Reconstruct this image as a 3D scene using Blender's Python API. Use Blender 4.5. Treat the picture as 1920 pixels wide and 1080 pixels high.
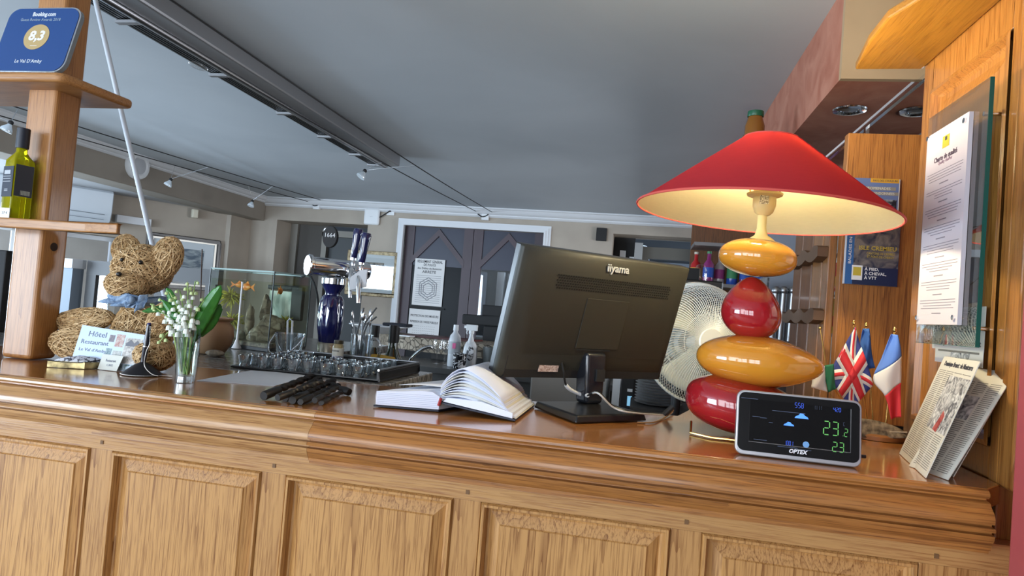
import bpy, math, random
from mathutils import Vector, Matrix, Euler, noise as mnoise
for o in list(bpy.data.objects): bpy.data.objects.remove(o)
S = bpy.context.scene
COL = S.collection
PI = math.pi
# ---------------------------------------------------------------- camera
YAW, PIT, ROL, FL = math.radians(11.019), math.radians(1.806), math.radians(4.571), 1229.0
CAM = Vector((0, 0, 1.355))
_f = Vector((-math.sin(YAW)*math.cos(PIT), math.cos(YAW)*math.cos(PIT), math.sin(PIT)))
_r0 = Vector((math.cos(YAW), math.sin(YAW), 0)); _u0 = _r0.cross(_f)
_r = math.cos(ROL)*_r0 + math.sin(ROL)*_u0
_u = -math.sin(ROL)*_r0 + math.cos(ROL)*_u0
cam = bpy.data.objects.new('camera', bpy.data.cameras.new('camera')); COL.objects.link(cam)
cam.matrix_world = Matrix(((_r.x, _u.x, -_f.x, CAM.x), (_r.y, _u.y, -_f.y, CAM.y), (_r.z, _u.z, -_f.z, CAM.z), (0, 0, 0, 1)))
cam.data.sensor_width = 36; cam.data.lens = FL/1920*36; cam.data.clip_start = .02
S.camera = cam
# ---------------------------------------------------------------- world, lights, exposure
S.view_settings.view_transform = 'Standard'; S.view_settings.look = 'None'
S.view_settings.gamma = 1; S.view_settings.use_curve_mapping = False
S.view_settings.exposure = 0.25
W = bpy.data.worlds.new('world'); S.world = W; W.use_nodes = True
_b = W.node_tree.nodes['Background']; _b.inputs[0].default_value = (.62, .78, 1, 1); _b.inputs[1].default_value = 1.5
def area(name, loc, target, sx, sy, power, col):
    l = bpy.data.lights.new(name, 'AREA'); l.shape = 'RECTANGLE'; l.size = sx; l.size_y = sy; l.energy = power; l.color = col
    o = bpy.data.objects.new(name, l); COL.objects.link(o); o.location = loc
    o.rotation_euler = (Vector(target)-Vector(loc)).to_track_quat('-Z', 'Y').to_euler(); return o
# daylight through the lobby windows behind the camera and through the dining room windows on the left, plus two added fills
area('daylight_lobby', (-1.3, -2.55, 1.55), (-.4, 1.5, 1.2), 3.4, 1.5, 95, (.93, .96, 1))
area('daylight_dining', (-6.1, 3.35, 1.42), (-2.5, 2.6, 1.7), 1.9, 1.0, 130, (.66, .83, 1))
area('fill_lobby_left', (-5.3, -2.3, 1.4), (-3.2, 3, 1.9), 3.0, 1.5, 260, (.68, .84, 1))  # added fill that brightens the left ceiling and walls
area('fill_kitchen_side', (2.9, 4.6, 1.5), (-1, 4.2, 1.6), 1.6, 1.2, 95, (.9, .94, 1))  # added fill for the back wall; the right wall has no window
S.cycles.max_bounces = 8; S.cycles.diffuse_bounces = 3; S.cycles.glossy_bounces = 4; S.cycles.transmission_bounces = 8
S.cycles.transparent_max_bounces = 16; S.cycles.caustics_reflective = False; S.cycles.caustics_refractive = False
S.cycles.sample_clamp_indirect = 6; S.cycles.use_denoising = True
# ---------------------------------------------------------------- measuring helpers (pixel of the photograph -> place in the room)
def ray(px, py): return _f + _r*((px-960)/FL) - _u*((py-540)/FL)
def PY(px, py, Y): d = ray(px, py); return CAM + d*((Y-CAM.y)/d.y)
def PX(px, py, X): d = ray(px, py); return CAM + d*((X-CAM.x)/d.x)
def PZ(px, py, Z): d = ray(px, py); return CAM + d*((Z-CAM.z)/d.z)
# ---------------------------------------------------------------- materials
MATS = {}
def mat(name, col=(.8, .8, .8), rough=.5, metal=0, coat=0, trans=0, ior=1.45, emit=None, es=1, alpha=1, sss=0, spec=.5):
    if name in MATS: return MATS[name]
    m = bpy.data.materials.new(name); m.use_nodes = True; b = m.node_tree.nodes['Principled BSDF']
    b.inputs['Base Color'].default_value = (*col, 1); b.inputs['Roughness'].default_value = rough
    b.inputs['Metallic'].default_value = metal; b.inputs['Coat Weight'].default_value = coat; b.inputs['Coat Roughness'].default_value = .08
    b.inputs['Transmission Weight'].default_value = trans; b.inputs['IOR'].default_value = ior; b.inputs['Alpha'].default_value = alpha
    b.inputs['Specular IOR Level'].default_value = spec
    if emit: b.inputs['Emission Color'].default_value = (*emit, 1); b.inputs['Emission Strength'].default_value = es
    MATS[name] = m; return m
def srgb(h):
    v = [int(h[i:i+2], 16)/255 for i in (0, 2, 4)]
    return tuple(c/12.92 if c <= .04045 else ((c+.055)/1.055)**2.4 for c in v)
def nodes(m): return m.node_tree.nodes, m.node_tree.links, m.node_tree.nodes['Principled BSDF']
def noise_mat(name, c1, c2, scale=(5, 5, 5), detail=4, dist=0, rough=.6, bump=0, coat=0, lo=.35, hi=.65, metal=0, bscale=1):
    if name in MATS: return MATS[name]
    m = mat(name, c1, rough, metal, coat); N, L, b = nodes(m)
    tc = N.new('ShaderNodeTexCoord'); mp = N.new('ShaderNodeMapping'); mp.inputs['Scale'].default_value = scale
    n = N.new('ShaderNodeTexNoise'); n.inputs['Scale'].default_value = 1; n.inputs['Detail'].default_value = detail; n.inputs['Distortion'].default_value = dist
    r = N.new('ShaderNodeValToRGB'); r.color_ramp.elements[0].position = lo; r.color_ramp.elements[1].position = hi
    r.color_ramp.elements[0].color = (*c1, 1); r.color_ramp.elements[1].color = (*c2, 1)
    L.new(tc.outputs['Object'], mp.inputs[0]); L.new(mp.outputs[0], n.inputs[0]); L.new(n.outputs[0], r.inputs[0]); L.new(r.outputs[0], b.inputs['Base Color'])
    if bump:
        bp = N.new('ShaderNodeBump'); bp.inputs['Strength'].default_value = bump; bp.inputs['Distance'].default_value = .01*bscale
        L.new(n.outputs[0], bp.inputs['Height']); L.new(bp.outputs[0], b.inputs['Normal'])
    return m
def wood(name, light, dark, axis='x', rough=.35, coat=.3, ring=6, grain=.45, dist=5, seed=0, pore=.5):
    """oak: long figure bands bent by noise plus fine pores, all running along one axis"""
    if name in MATS: return MATS[name]
    m = mat(name, light, rough, 0, coat); N, L, b = nodes(m); b.inputs['Coat Roughness'].default_value = .12
    tc = N.new('ShaderNodeTexCoord'); ai = 'xyz'.index(axis)
    def mapped(along, across, off=0):
        mp = N.new('ShaderNodeMapping'); s = [across]*3; s[ai] = along; mp.inputs['Scale'].default_value = s
        mp.inputs['Location'].default_value = (seed*3.7+off, seed*1.9, seed*2.3+off); L.new(tc.outputs['Object'], mp.inputs[0]); return mp
    n1 = N.new('ShaderNodeTexNoise'); n1.inputs['Scale'].default_value = 1; n1.inputs['Detail'].default_value = 3; L.new(mapped(.35, ring*1.25).outputs[0], n1.inputs[0])
    mul = N.new('ShaderNodeMath'); mul.operation = 'MULTIPLY'; mul.inputs[1].default_value = dist*3.4; L.new(n1.outputs[0], mul.inputs[0])
    sn = N.new('ShaderNodeMath'); sn.operation = 'FRACT'; L.new(mul.outputs[0], sn.inputs[0])
    pw = N.new('ShaderNodeMath'); pw.operation = 'POWER'; pw.inputs[1].default_value = 5; L.new(sn.outputs[0], pw.inputs[0])
    n2 = N.new('ShaderNodeTexNoise'); n2.inputs['Scale'].default_value = 1; n2.inputs['Detail'].default_value = 4; L.new(mapped(16, 420, 5).outputs[0], n2.inputs[0])
    r2 = N.new('ShaderNodeValToRGB'); r2.color_ramp.elements[0].position = .36; r2.color_ramp.elements[1].position = .52; L.new(n2.outputs[0], r2.inputs[0])
    n3 = N.new('ShaderNodeTexNoise'); n3.inputs['Scale'].default_value = 1; n3.inputs['Detail'].default_value = 2; L.new(mapped(.8, 5, 9).outputs[0], n3.inputs[0])
    mx = N.new('ShaderNodeMix'); mx.data_type = 'RGBA'; mx.inputs[6].default_value = (*light, 1); mx.inputs[7].default_value = (*dark, 1)
    a1 = N.new('ShaderNodeMath'); a1.operation = 'MULTIPLY'; a1.inputs[1].default_value = grain; L.new(pw.outputs[0], a1.inputs[0])
    inv = N.new('ShaderNodeMath'); inv.operation = 'SUBTRACT'; inv.inputs[0].default_value = 1; L.new(r2.outputs[0], inv.inputs[1])
    a2 = N.new('ShaderNodeMath'); a2.operation = 'MULTIPLY_ADD'; a2.inputs[1].default_value = pore; L.new(inv.outputs[0], a2.inputs[0]); L.new(a1.outputs[0], a2.inputs[2])
    a3 = N.new('ShaderNodeMath'); a3.operation = 'MULTIPLY_ADD'; a3.inputs[1].default_value = .5; L.new(n3.outputs[0], a3.inputs[0]); L.new(a2.outputs[0], a3.inputs[2])
    a4 = N.new('ShaderNodeMath'); a4.operation = 'SUBTRACT'; a4.use_clamp = True; a4.inputs[1].default_value = .16; L.new(a3.outputs[0], a4.inputs[0])
    L.new(a4.outputs[0], mx.inputs[0]); L.new(mx.outputs[2], b.inputs['Base Color'])
    bp = N.new('ShaderNodeBump'); bp.inputs['Strength'].default_value = .12; bp.inputs['Distance'].default_value = .002; L.new(a2.outputs[0], bp.inputs['Height']); L.new(bp.outputs[0], b.inputs['Normal'])
    return m
def glassy(name, tint=(1, 1, 1), rough=0, refl=.09, fk=.7):
    """thin clear glass: mostly see-through with a fresnel reflection"""
    if name in MATS: return MATS[name]
    m = bpy.data.materials.new(name); m.use_nodes = True; N = m.node_tree.nodes; L = m.node_tree.links; N.clear()
    o = N.new('ShaderNodeOutputMaterial'); t = N.new('ShaderNodeBsdfTransparent'); t.inputs[0].default_value = (*tint, 1)
    g = N.new('ShaderNodeBsdfGlossy'); g.inputs['Roughness'].default_value = rough+.01
    f = N.new('ShaderNodeLayerWeight'); f.inputs[0].default_value = .25
    mm = N.new('ShaderNodeMath'); mm.operation = 'MULTIPLY_ADD'; mm.inputs[1].default_value = fk; mm.inputs[2].default_value = refl; mm.use_clamp = True
    mx = N.new('ShaderNodeMixShader'); L.new(f.outputs['Facing'], mm.inputs[0]); L.new(mm.outputs[0], mx.inputs[0])
    L.new(t.outputs[0], mx.inputs[1]); L.new(g.outputs[0], mx.inputs[2]); L.new(mx.outputs[0], o.inputs[0])
    MATS[name] = m; return m
# ---------------------------------------------------------------- mesh builder
class MB:
    def __init__(s): s.v = []; s.f = []; s.m = []; s.mi = 0; s.T = None
    def add(s, vs, fs):
        k = len(s.v)
        for p in vs:
            p = Vector(p); s.v.append(s.T @ p if s.T else p)
        for f in fs: s.f.append([i+k for i in f]); s.m.append(s.mi)
        return s
    def box(s, c, d, M=None):
        x, y, z = d[0]/2, d[1]/2, d[2]/2; c = Vector(c)
        vs = [Vector((i*x, j*y, k*z)) for i in (-1, 1) for j in (-1, 1) for k in (-1, 1)]
        vs = [(M @ p if M else p)+c for p in vs]
        return s.add(vs, [(0, 1, 3, 2), (4, 6, 7, 5), (0, 4, 5, 1), (2, 3, 7, 6), (0, 2, 6, 4), (1, 5, 7, 3)])
    def bb(s, a, b): return s.box([(a[i]+b[i])/2 for i in range(3)], [abs(b[i]-a[i]) for i in range(3)])
    def hexa(s, lo, hi):
        """two matching quads -> closed block"""
        return s.add(list(lo)+list(hi), [(3, 2, 1, 0), (4, 5, 6, 7), (0, 1, 5, 4), (1, 2, 6, 5), (2, 3, 7, 6), (3, 0, 4, 7)])
    def quad(s, *p): return s.add(p, [tuple(range(len(p)))])
    def slab(s, pts, off):
        off = Vector(off); n = len(pts); pts = [Vector(p) for p in pts]
        return s.add(pts+[p+off for p in pts], [tuple(range(n))[::-1], tuple(range(n, 2*n))]+[(i, (i+1) % n, (i+1) % n+n, i+n) for i in range(n)])
    def tube(s, path, r, n=8, closed=False, cap=True):
        path = [Vector(p) for p in path]; N = len(path); rs = r if hasattr(r, '__len__') else [r]*N
        vs = []; fs = []; up = None
        for i, p in enumerate(path):
            a = path[(i-1) % N] if (closed or i > 0) else p; b = path[(i+1) % N] if (closed or i < N-1) else p
            t = (b-a); t = t.normalized() if t.length > 1e-9 else Vector((0, 0, 1))
            if up is None: up = Vector((0, 0, 1)) if abs(t.z) < .9 else Vector((1, 0, 0))
            x = up.cross(t)
            if x.length < 1e-6: x = Vector((1, 0, 0)).cross(t)
            x.normalize(); y = t.cross(x); up = y.copy()
            # keep frame continuous
            up = y.cross(t) if False else up
            for k in range(n):
                a_ = 2*PI*k/n; vs.append(p+(x*math.cos(a_)+y*math.sin(a_))*rs[i])
            up = y
        M = N if closed else N-1
        for i in range(M):
            j = (i+1) % N
            for k in range(n): fs.append((i*n+k, i*n+(k+1) % n, j*n+(k+1) % n, j*n+k))
        if cap and not closed: fs.append(tuple(range(n))[::-1]); fs.append(tuple(range((N-1)*n, N*n)))
        return s.add(vs, fs)
    def lathe(s, prof, c=(0, 0, 0), n=32, M=None, cap=True):
        """prof: (radius, height) list turned round the z axis (M orients it)"""
        c = Vector(c); vs = []; fs = []; K = len(prof)
        for r, z in prof:
            for k in range(n):
                a = 2*PI*k/n; p = Vector((r*math.cos(a), r*math.sin(a), z)); vs.append((M @ p if M else p)+c)
        for i in range(K-1):
            for k in range(n): fs.append((i*n+k, i*n+(k+1) % n, (i+1)*n+(k+1) % n, (i+1)*n+k))
        if cap:
            if prof[0][0] > 1e-6: fs.append(tuple(range(n))[::-1])
            if prof[-1][0] > 1e-6: fs.append(tuple(range((K-1)*n, K*n)))
        return s.add(vs, fs)
    def ball(s, c, r, n=20, m=12, M=None, fn=None):
        r = r if hasattr(r, '__len__') else (r, r, r); c = Vector(c); vs = []; fs = []
        for i in range(m+1):
            th = PI*i/m
            for k in range(n):
                a = 2*PI*k/n; p = Vector((math.sin(th)*math.cos(a), math.sin(th)*math.sin(a), -math.cos(th)))
                if fn: p = fn(p)
                p = Vector((p.x*r[0], p.y*r[1], p.z*r[2])); vs.append((M @ p if M else p)+c)
        for i in range(m):
            for k in range(n): fs.append((i*n+k, i*n+(k+1) % n, (i+1)*n+(k+1) % n, (i+1)*n+k))
        return s.add(vs, fs)
    def grid(s, fn, nu, nv):
        vs = [fn(i/nu, j/nv) for j in range(nv+1) for i in range(nu+1)]
        return s.add(vs, [(j*(nu+1)+i, j*(nu+1)+i+1, (j+1)*(nu+1)+i+1, (j+1)*(nu+1)+i) for j in range(nv) for i in range(nu)])
    def build(s, name, mats, parent=None, smooth=True, bevel=0, bseg=2, sub=0, solid=0, world=True, merge=True, sangle=40):
        """links everything collected as ONE mesh object; world=True: points are room coordinates"""
        mats = mats if isinstance(mats, (list, tuple)) else [mats]
        vs = s.v
        if parent is not None: loc = Vector((0, 0, 0)); base = parent['_o'] if '_o' in parent.keys() else (0, 0, 0)
        if world:
            lo = [min(p[i] for p in vs) for i in range(3)]; hi = [max(p[i] for p in vs) for i in range(3)]
            org = Vector(((lo[0]+hi[0])/2, (lo[1]+hi[1])/2, lo[2]))
            if parent is not None and parent.type != 'EMPTY': pass
        else: org = Vector((0, 0, 0))
        me = bpy.data.meshes.new(name); me.from_pydata([tuple(p-org) for p in vs], [], s.f)
        for m in mats: me.materials.append(m)
        me.polygons.foreach_set('material_index', s.m)
        if merge:
            import bmesh
            bm = bmesh.new(); bm.from_mesh(me); bmesh.ops.remove_doubles(bm, verts=bm.verts, dist=1e-6); bmesh.ops.recalc_face_normals(bm, faces=bm.faces); bm.to_mesh(me); bm.free()
        if smooth:
            me.polygons.foreach_set('use_smooth', [True]*len(me.polygons)); me.set_sharp_from_angle(angle=math.radians(sangle))
        me.update()
        o = bpy.data.objects.new(name, me); COL.objects.link(o)
        if world and parent is not None:
            pw = WORLD[parent.name]; o.parent = parent; o.matrix_basis = pw.inverted() @ Matrix.Translation(org); WORLD[o.name] = Matrix.Translation(org)
        elif world: o.location = org; WORLD[o.name] = Matrix.Translation(org)
        elif parent is not None: o.parent = parent; WORLD[o.name] = WORLD[parent.name].copy()
        else: WORLD[o.name] = Matrix.Identity(4)
        if bevel:
            b = o.modifiers.new('bevel', 'BEVEL'); b.width = bevel; b.segments = bseg; b.limit_method = 'ANGLE'; b.angle_limit = math.radians(50)
        if solid: d = o.modifiers.new('solid', 'SOLIDIFY'); d.thickness = solid; d.offset = 0
        if sub: d = o.modifiers.new('sub', 'SUBSURF'); d.levels = sub; d.render_levels = sub
        return o
WORLD = {}
def tag(o, label=None, cat=None, group=None, kind=None):
    if label: o['label'] = label
    if cat: o['category'] = cat
    if group: o['group'] = group
    if kind: o['kind'] = kind
    return o
def thing(name, label, cat, loc=(0, 0, 0), rot=None, group=None):
    """Empty at the thing's base; rot = 3x3/4x4 matrix or euler"""
    o = bpy.data.objects.new(name, None); COL.objects.link(o); o.empty_display_size = .05
    M = Matrix.Translation(Vector(loc))
    if rot is not None:
        R_ = rot.to_4x4() if isinstance(rot, Matrix) else Euler(rot).to_matrix().to_4x4(); M = M @ R_
    o.matrix_world = M; WORLD[o.name] = M.copy(); tag(o, label, cat, group); return o
def struct(mb, name, m, **k): o = mb.build(name, m, **k); o['kind'] = 'structure'; return o
def frame3(o, x, y):
    """matrix with local x along x, y as near to y as possible, z = x cross y"""
    x = Vector(x).normalized(); y = Vector(y); y = (y-x*y.dot(x)).normalized(); z = x.cross(y)
    return Matrix(((x.x, y.x, z.x, o[0]), (x.y, y.y, z.y, o[1]), (x.z, y.z, z.z, o[2]), (0, 0, 0, 1)))
def text(body, M, size, m, parent, name='lettering', align='CENTER', bold=0, depth=.0002, shear=0, width=None, spacing=1):
    """writing laid on a surface: M maps local x (reading direction), y (up), z (out of the surface) into the room"""
    c = bpy.data.curves.new('t', 'FONT'); c.body = body; c.size = size; c.align_x = align; c.align_y = 'CENTER'; c.extrude = depth; c.offset = bold*size; c.shear = shear
    c.resolution_u = 2; c.space_line = spacing
    t = bpy.data.objects.new('t', c); COL.objects.link(t); bpy.context.view_layer.update()
    dg = bpy.context.evaluated_depsgraph_get(); me = bpy.data.meshes.new_from_object(t.evaluated_get(dg)); bpy.data.objects.remove(t); bpy.data.curves.remove(c)
    me.name = name; me.materials.clear(); me.materials.append(m)
    if width and len(me.vertices):
        xs = [v.co.x for v in me.vertices]; k = width/max(1e-6, (max(xs)-min(xs)))
        for v in me.vertices: v.co.x *= k
    o = bpy.data.objects.new(name, me); COL.objects.link(o)
    o.parent = parent; o.matrix_basis = WORLD[parent.name].inverted() @ M; WORLD[o.name] = M.copy(); return o
def copy_thing(o, M, label=None):
    c = o.copy(); COL.objects.link(c); c.matrix_world = M; WORLD[c.name] = M.copy()
    if label: c['label'] = label
    def rec(a, b):
        for ch in [x for x in a.children]:
            d = ch.copy(); COL.objects.link(d); d.parent = b; rec(ch, d)
    rec(o, c); return c
def spline(pts, n=8):
    pts = [Vector(p) for p in pts]; out = []
    for i in range(len(pts)-1):
        p0 = pts[max(i-1, 0)]; p1 = pts[i]; p2 = pts[i+1]; p3 = pts[min(i+2, len(pts)-1)]
        for k in range(n):
            t = k/n; out.append(.5*((2*p1)+(-p0+p2)*t+(2*p0-5*p1+4*p2-p3)*t*t+(-p0+3*p1-3*p2+p3)*t**3))
    out.append(pts[-1]); return out
def RZ(a): return Matrix.Rotation(a, 4, 'Z')
def TR(x, y, z): return Matrix.Translation((x, y, z))
I3 = Matrix.Identity(4)
UPZ = Vector((0, 0, 1))
# shared materials
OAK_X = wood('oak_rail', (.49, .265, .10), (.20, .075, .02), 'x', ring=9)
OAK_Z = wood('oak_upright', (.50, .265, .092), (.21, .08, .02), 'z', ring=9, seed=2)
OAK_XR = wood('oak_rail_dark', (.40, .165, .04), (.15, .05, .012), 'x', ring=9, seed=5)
TOP = wood('oak_top_varnished', (.46, .185, .045), (.20, .065, .014), 'x', rough=.16, coat=.8, ring=5, seed=3, grain=.3, pore=.2)
POST = wood('oak_post', (.42, .19, .055), (.22, .085, .022), 'z', ring=10, seed=8, rough=.4, coat=.15)
PINE_Z = wood('pine_side', (.36, .155, .036), (.16, .055, .010), 'z', ring=8, seed=11, rough=.3, coat=.4, grain=.55)
PINE_COL = wood('pine_column', (.36, .145, .032), (.15, .048, .010), 'z', ring=9, seed=15, rough=.4, grain=.6)
PINE_Y = wood('pine_soffit', (.25, .115, .014), (.15, .06, .006), 'y', ring=10, seed=19, rough=.4)
WALNUT = wood('dark_slat', (.16, .06, .018), (.05, .018, .006), 'z', ring=10, seed=22, rough=.5)
CHROME = mat('chrome', (.8, .82, .85), .12, 1); STEEL = mat('steel', (.55, .57, .6), .28, 1)
BLACK = mat('black_plastic', (.012, .012, .013), .38); MATTBLACK = mat('matt_black', (.015, .015, .016), .7)
WHITE = mat('white_plastic', (.78, .8, .82), .35); PAPER = mat('paper', (.80, .80, .80), .8); INK = mat('ink', (.04, .04, .05), .7)
GLASS = glassy('clear_glass', refl=.035); BRASS = mat('brass', (.75, .5, .16), .25, 1)
PLASTER = noise_mat('beige_plaster', srgb('a49a8e'), srgb('b3a99c'), (2, 2, 2), 5, 0, .85, .06)
CEIL = noise_mat('ceiling_daylit_paint', (.50, .55, .60), (.55, .60, .65), (1.2, 1.2, 1.2), 4, .5, .8)  # blue tint of the daylight is mixed into this colour
WHITEPAINT = mat('white_paint', (.72, .74, .77), .5)
ROSE = noise_mat('rose_plaster', srgb('a0614c'), srgb('b9806a'), (7, 7, 7), 6, 1.5, .7, .15, lo=.3, hi=.75)
# ================================================================ the room
YB = 6.6; ZC = 2.37; XBEAM = -4.14
s = MB(); s.bb((-8, -2.7, ZC), (3.2, 6.9, ZC+.1)); struct(s, 'ceiling', CEIL, smooth=False)
s = MB(); s.bb((-8, -2.7, -.1), (3.2, 6.9, 0)); struct(s, 'floor', noise_mat('tile_floor', (.3, .26, .22), (.36, .31, .26), (3, 3, 3)), smooth=False)
# back wall with door opening, two recesses
def wall_back():
    s = MB(); T = .35; z1 = ZC
    xs = [(-4.45, -3.986, 0), (-3.986, -2.915, 2.13), (-2.915, -2.515, 0), (-2.515, -.975, 2.15), (-.975, -.30, 0), (-.30, .702, 2.185), (.702, 3.2, 0)]
    for a, b, z in xs: s.bb((a, YB, z), (b, YB+T, z1))
    return struct(s, 'wall_back', PLASTER, smooth=False)
wall_back()
s = MB(); s.bb((-4.5, YB+.95, 0), (3.2, YB+1.0, ZC)); struct(s, 'wall_back_passage', mat('passage_grey', (.045, .05, .055), .7), smooth=False)
# left part of the dining room: slanting wall with windows, ends at a corner
A0 = Vector((-6.2, 3.2)); 
def wall_left():
    # wall runs from the corner (-4.353, 6.231) towards the left front
    s = MB(); m = MB()
    p = Vector((-4.353, 6.231)); q = Vector((-5.088, 5.008)); d = (q-p).normalized(); n = Vector((d.y, -d.x)) # n points away from camera
    if n.y < 0: n = -n
    def seg(t0, t1, z0, z1, th=.25):
        a = p+d*t0; b = p+d*t1; c = b+n*th; e = a+n*th
        s.slab([(a.x, a.y, z0), (b.x, b.y, z0), (c.x, c.y, z0), (e.x, e.y, z0)], (0, 0, z1-z0))
    return s, seg, p, d, n
s, seg, WLp, WLd, WLn = wall_left()
# window openings along t (metres from the corner)
seg(0, .98, 0, 2.13); seg(.98, 1.62, 0, .7); seg(.98, 1.62, 1.73, 2.13); seg(1.62, 1.75, 0, 2.13); seg(1.75, 2.6, 0, .7); seg(1.75, 2.6, 1.73, 2.13); seg(2.6, 4.9, 0, .9); seg(2.6, 4.9, 1.95, 2.13); seg(4.9, 5.4, 0, 2.13)
struct(s, 'wall_left', PLASTER, smooth=False)
s = MB(); s.bb((-4.353, 6.231, 0), (-4.30, YB, 2.13)); s.bb((-4.45, 6.231, 0), (-4.353, YB, 2.13)); struct(s, 'wall_left_return', PLASTER, smooth=False)
def WL(t, off, z): p = WLp+WLd*t-WLn*off; return Vector((p.x, p.y, z))
s = MB(); s.bb((-8, -2.7, 0), (-7.9, 1.0, ZC)); struct(s, 'wall_left_front', PLASTER, smooth=False)
s = MB(); s.bb((-8, 6.85, 0), (-4.45, 6.95, ZC)); struct(s, 'wall_left_outer', PLASTER, smooth=False)
# dropped soffit left of the beam and the beam itself
s = MB(); s.bb((-8, 1.2, 2.13), (XBEAM-.25, 6.6, 2.17)); struct(s, 'ceiling_left_soffit', mat('soffit_paint', (.50, .51, .53), .8), smooth=False)
s = MB(); s.bb((XBEAM-.28, 1.2, 2.11), (XBEAM, YB, ZC)); struct(s, 'trim_1', noise_mat('beam_plaster', srgb('8d857b'), srgb('989085'), (2, 2, 2)), smooth=False, bevel=.01)
def crown(path, prof, name):
    """cornice: prof (out, down) swept along a straight run given by two points and the outward direction"""
    s = MB(); a, b, n = path; a = Vector(a); b = Vector(b); n = Vector(n)
    K = len(prof); vs = [a+n*o-UPZ*dn for o, dn in prof]+[b+n*o-UPZ*dn for o, dn in prof]
    fs = [(i, (i+1) % K, (i+1) % K+K, i+K) for i in range(K)]+[tuple(range(K))[::-1], tuple(range(K, 2*K))]
    s.add(vs, fs); return struct(s, name, WHITEPAINT, sangle=30)
CP = [(0, 0), (.10, 0), (.10, .012), (.085, .02), (.07, .045), (.045, .06), (.03, .065), (.03, .075), (.012, .09), (0, .092)]
crown(((XBEAM, YB, ZC), (3.2, YB, ZC), (0, -1, 0)), CP, 'trim_2')
crown(((XBEAM, 1.2, ZC), (XBEAM, YB, ZC), (1, 0, 0)), [(o*.7, d*.7) for o, d in CP], 'trim_3')
# rear and right side of the lobby (behind the camera), with three tall windows and an opening for the left fill light
s = MB()
wz = (-3.2, -2.4, -1.2, -.4, -.2, .8)
for a, b in ((-8, -6.9), (-3.7, -3.0), (-1.95, -1.85), (-.75, -.65), (.45, 3.2)): s.bb((a, -2.5, 0), (b, -2.4, ZC))
s.bb((-6.9, -2.5, 0), (-3.7, -2.4, .6)); s.bb((-6.9, -2.5, 2.2), (-3.7, -2.4, ZC)); s.bb((-3.0, -2.5, 0), (.45, -2.4, .75)); s.bb((-3.0, -2.5, 2.1), (.45, -2.4, ZC)); struct(s, 'wall_rear', mat('lobby_wall', (.62, .60, .56), .8), smooth=False)
s = MB(); s.bb((3.1, -2.4, 0), (3.2, YB, ZC)); struct(s, 'wall_right', PLASTER, smooth=False)
wi = 0
for a, b in ((-3.0, -1.95), (-1.85, -.75), (-.65, .45)):
    wi += 1; s = MB()
    for x in (a+.025, (a+b)/2, b-.025): s.bb((x-.025, -2.47, .75), (x+.025, -2.42, 2.1))
    for z in (.775, 1.4, 2.075): s.bb((a, -2.47, z-.025), (b, -2.42, z+.025))
    struct(s, 'window_%d' % wi, WHITEPAINT, smooth=False)
# rose wall next to the camera at the right
s = MB(); a = PY(1886, 1060, .96); s.bb((a.x, .80, 0), (1.6, .96, ZC)); struct(s, 'wall_right_pier', mat('red_paint', srgb('9a4348'), .45), smooth=False, bevel=.008)
# beam of rose plaster with downlights
XB = .522
s = MB(); s.bb((XB, 2.02, 2.09), (.715, YB, ZC)); s.mi = 1; s.bb((XB, 2.0, 2.09), (1.2, 2.02, ZC)); struct(s, 'trim_4', [ROSE, noise_mat('beige_fascia', srgb('b49a78'), srgb('a58c6c'), (3, 3, 3))], smooth=False)
s = MB(); s.bb((.735, 1.9, 0), (.80, 3.1, 2.085)); struct(s, 'wall_mirror_side', mat('dark_wall', (.05, .03, .025), .8), smooth=False)
m = MB(); m.bb((.728, 1.9, 1.15), (.734, 3.1, 2.085)); o = m.build('wall_mirror', mat('mirror', (.75, .74, .73), .03, 1), smooth=False)
tag(o, 'wall mirror under the rose beam reflecting a ceiling spotlight', 'mirror')
m = MB(); m.bb((.722, 1.9, 2.075), (.728, 3.1, 2.088)); m.bb((.722, 2.42, 1.7), (.728, 2.44, 2.075)); o2 = m.build('edge_strip', CHROME, o, smooth=False)
# downlight
c = PZ(1593, 205, 2.09)
t = thing('recessed_spotlight', 'round chrome recessed spotlight in the rose plaster beam', 'spotlight', (c.x, c.y, 2.088))
s = MB(); s.lathe([(.052, 0), (.05, -.004), (.036, -.006), (.030, -.002), (.030, 0)], n=40, M=None); s.build('bezel', CHROME, t, world=False)
s = MB(); s.lathe([(.029, -.0005), (.018, -.003), (.0, -.0045)], n=30); s.build('lamp_face', mat('spot_lens', (.35, .37, .4), .15, .6), t, world=False)
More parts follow.
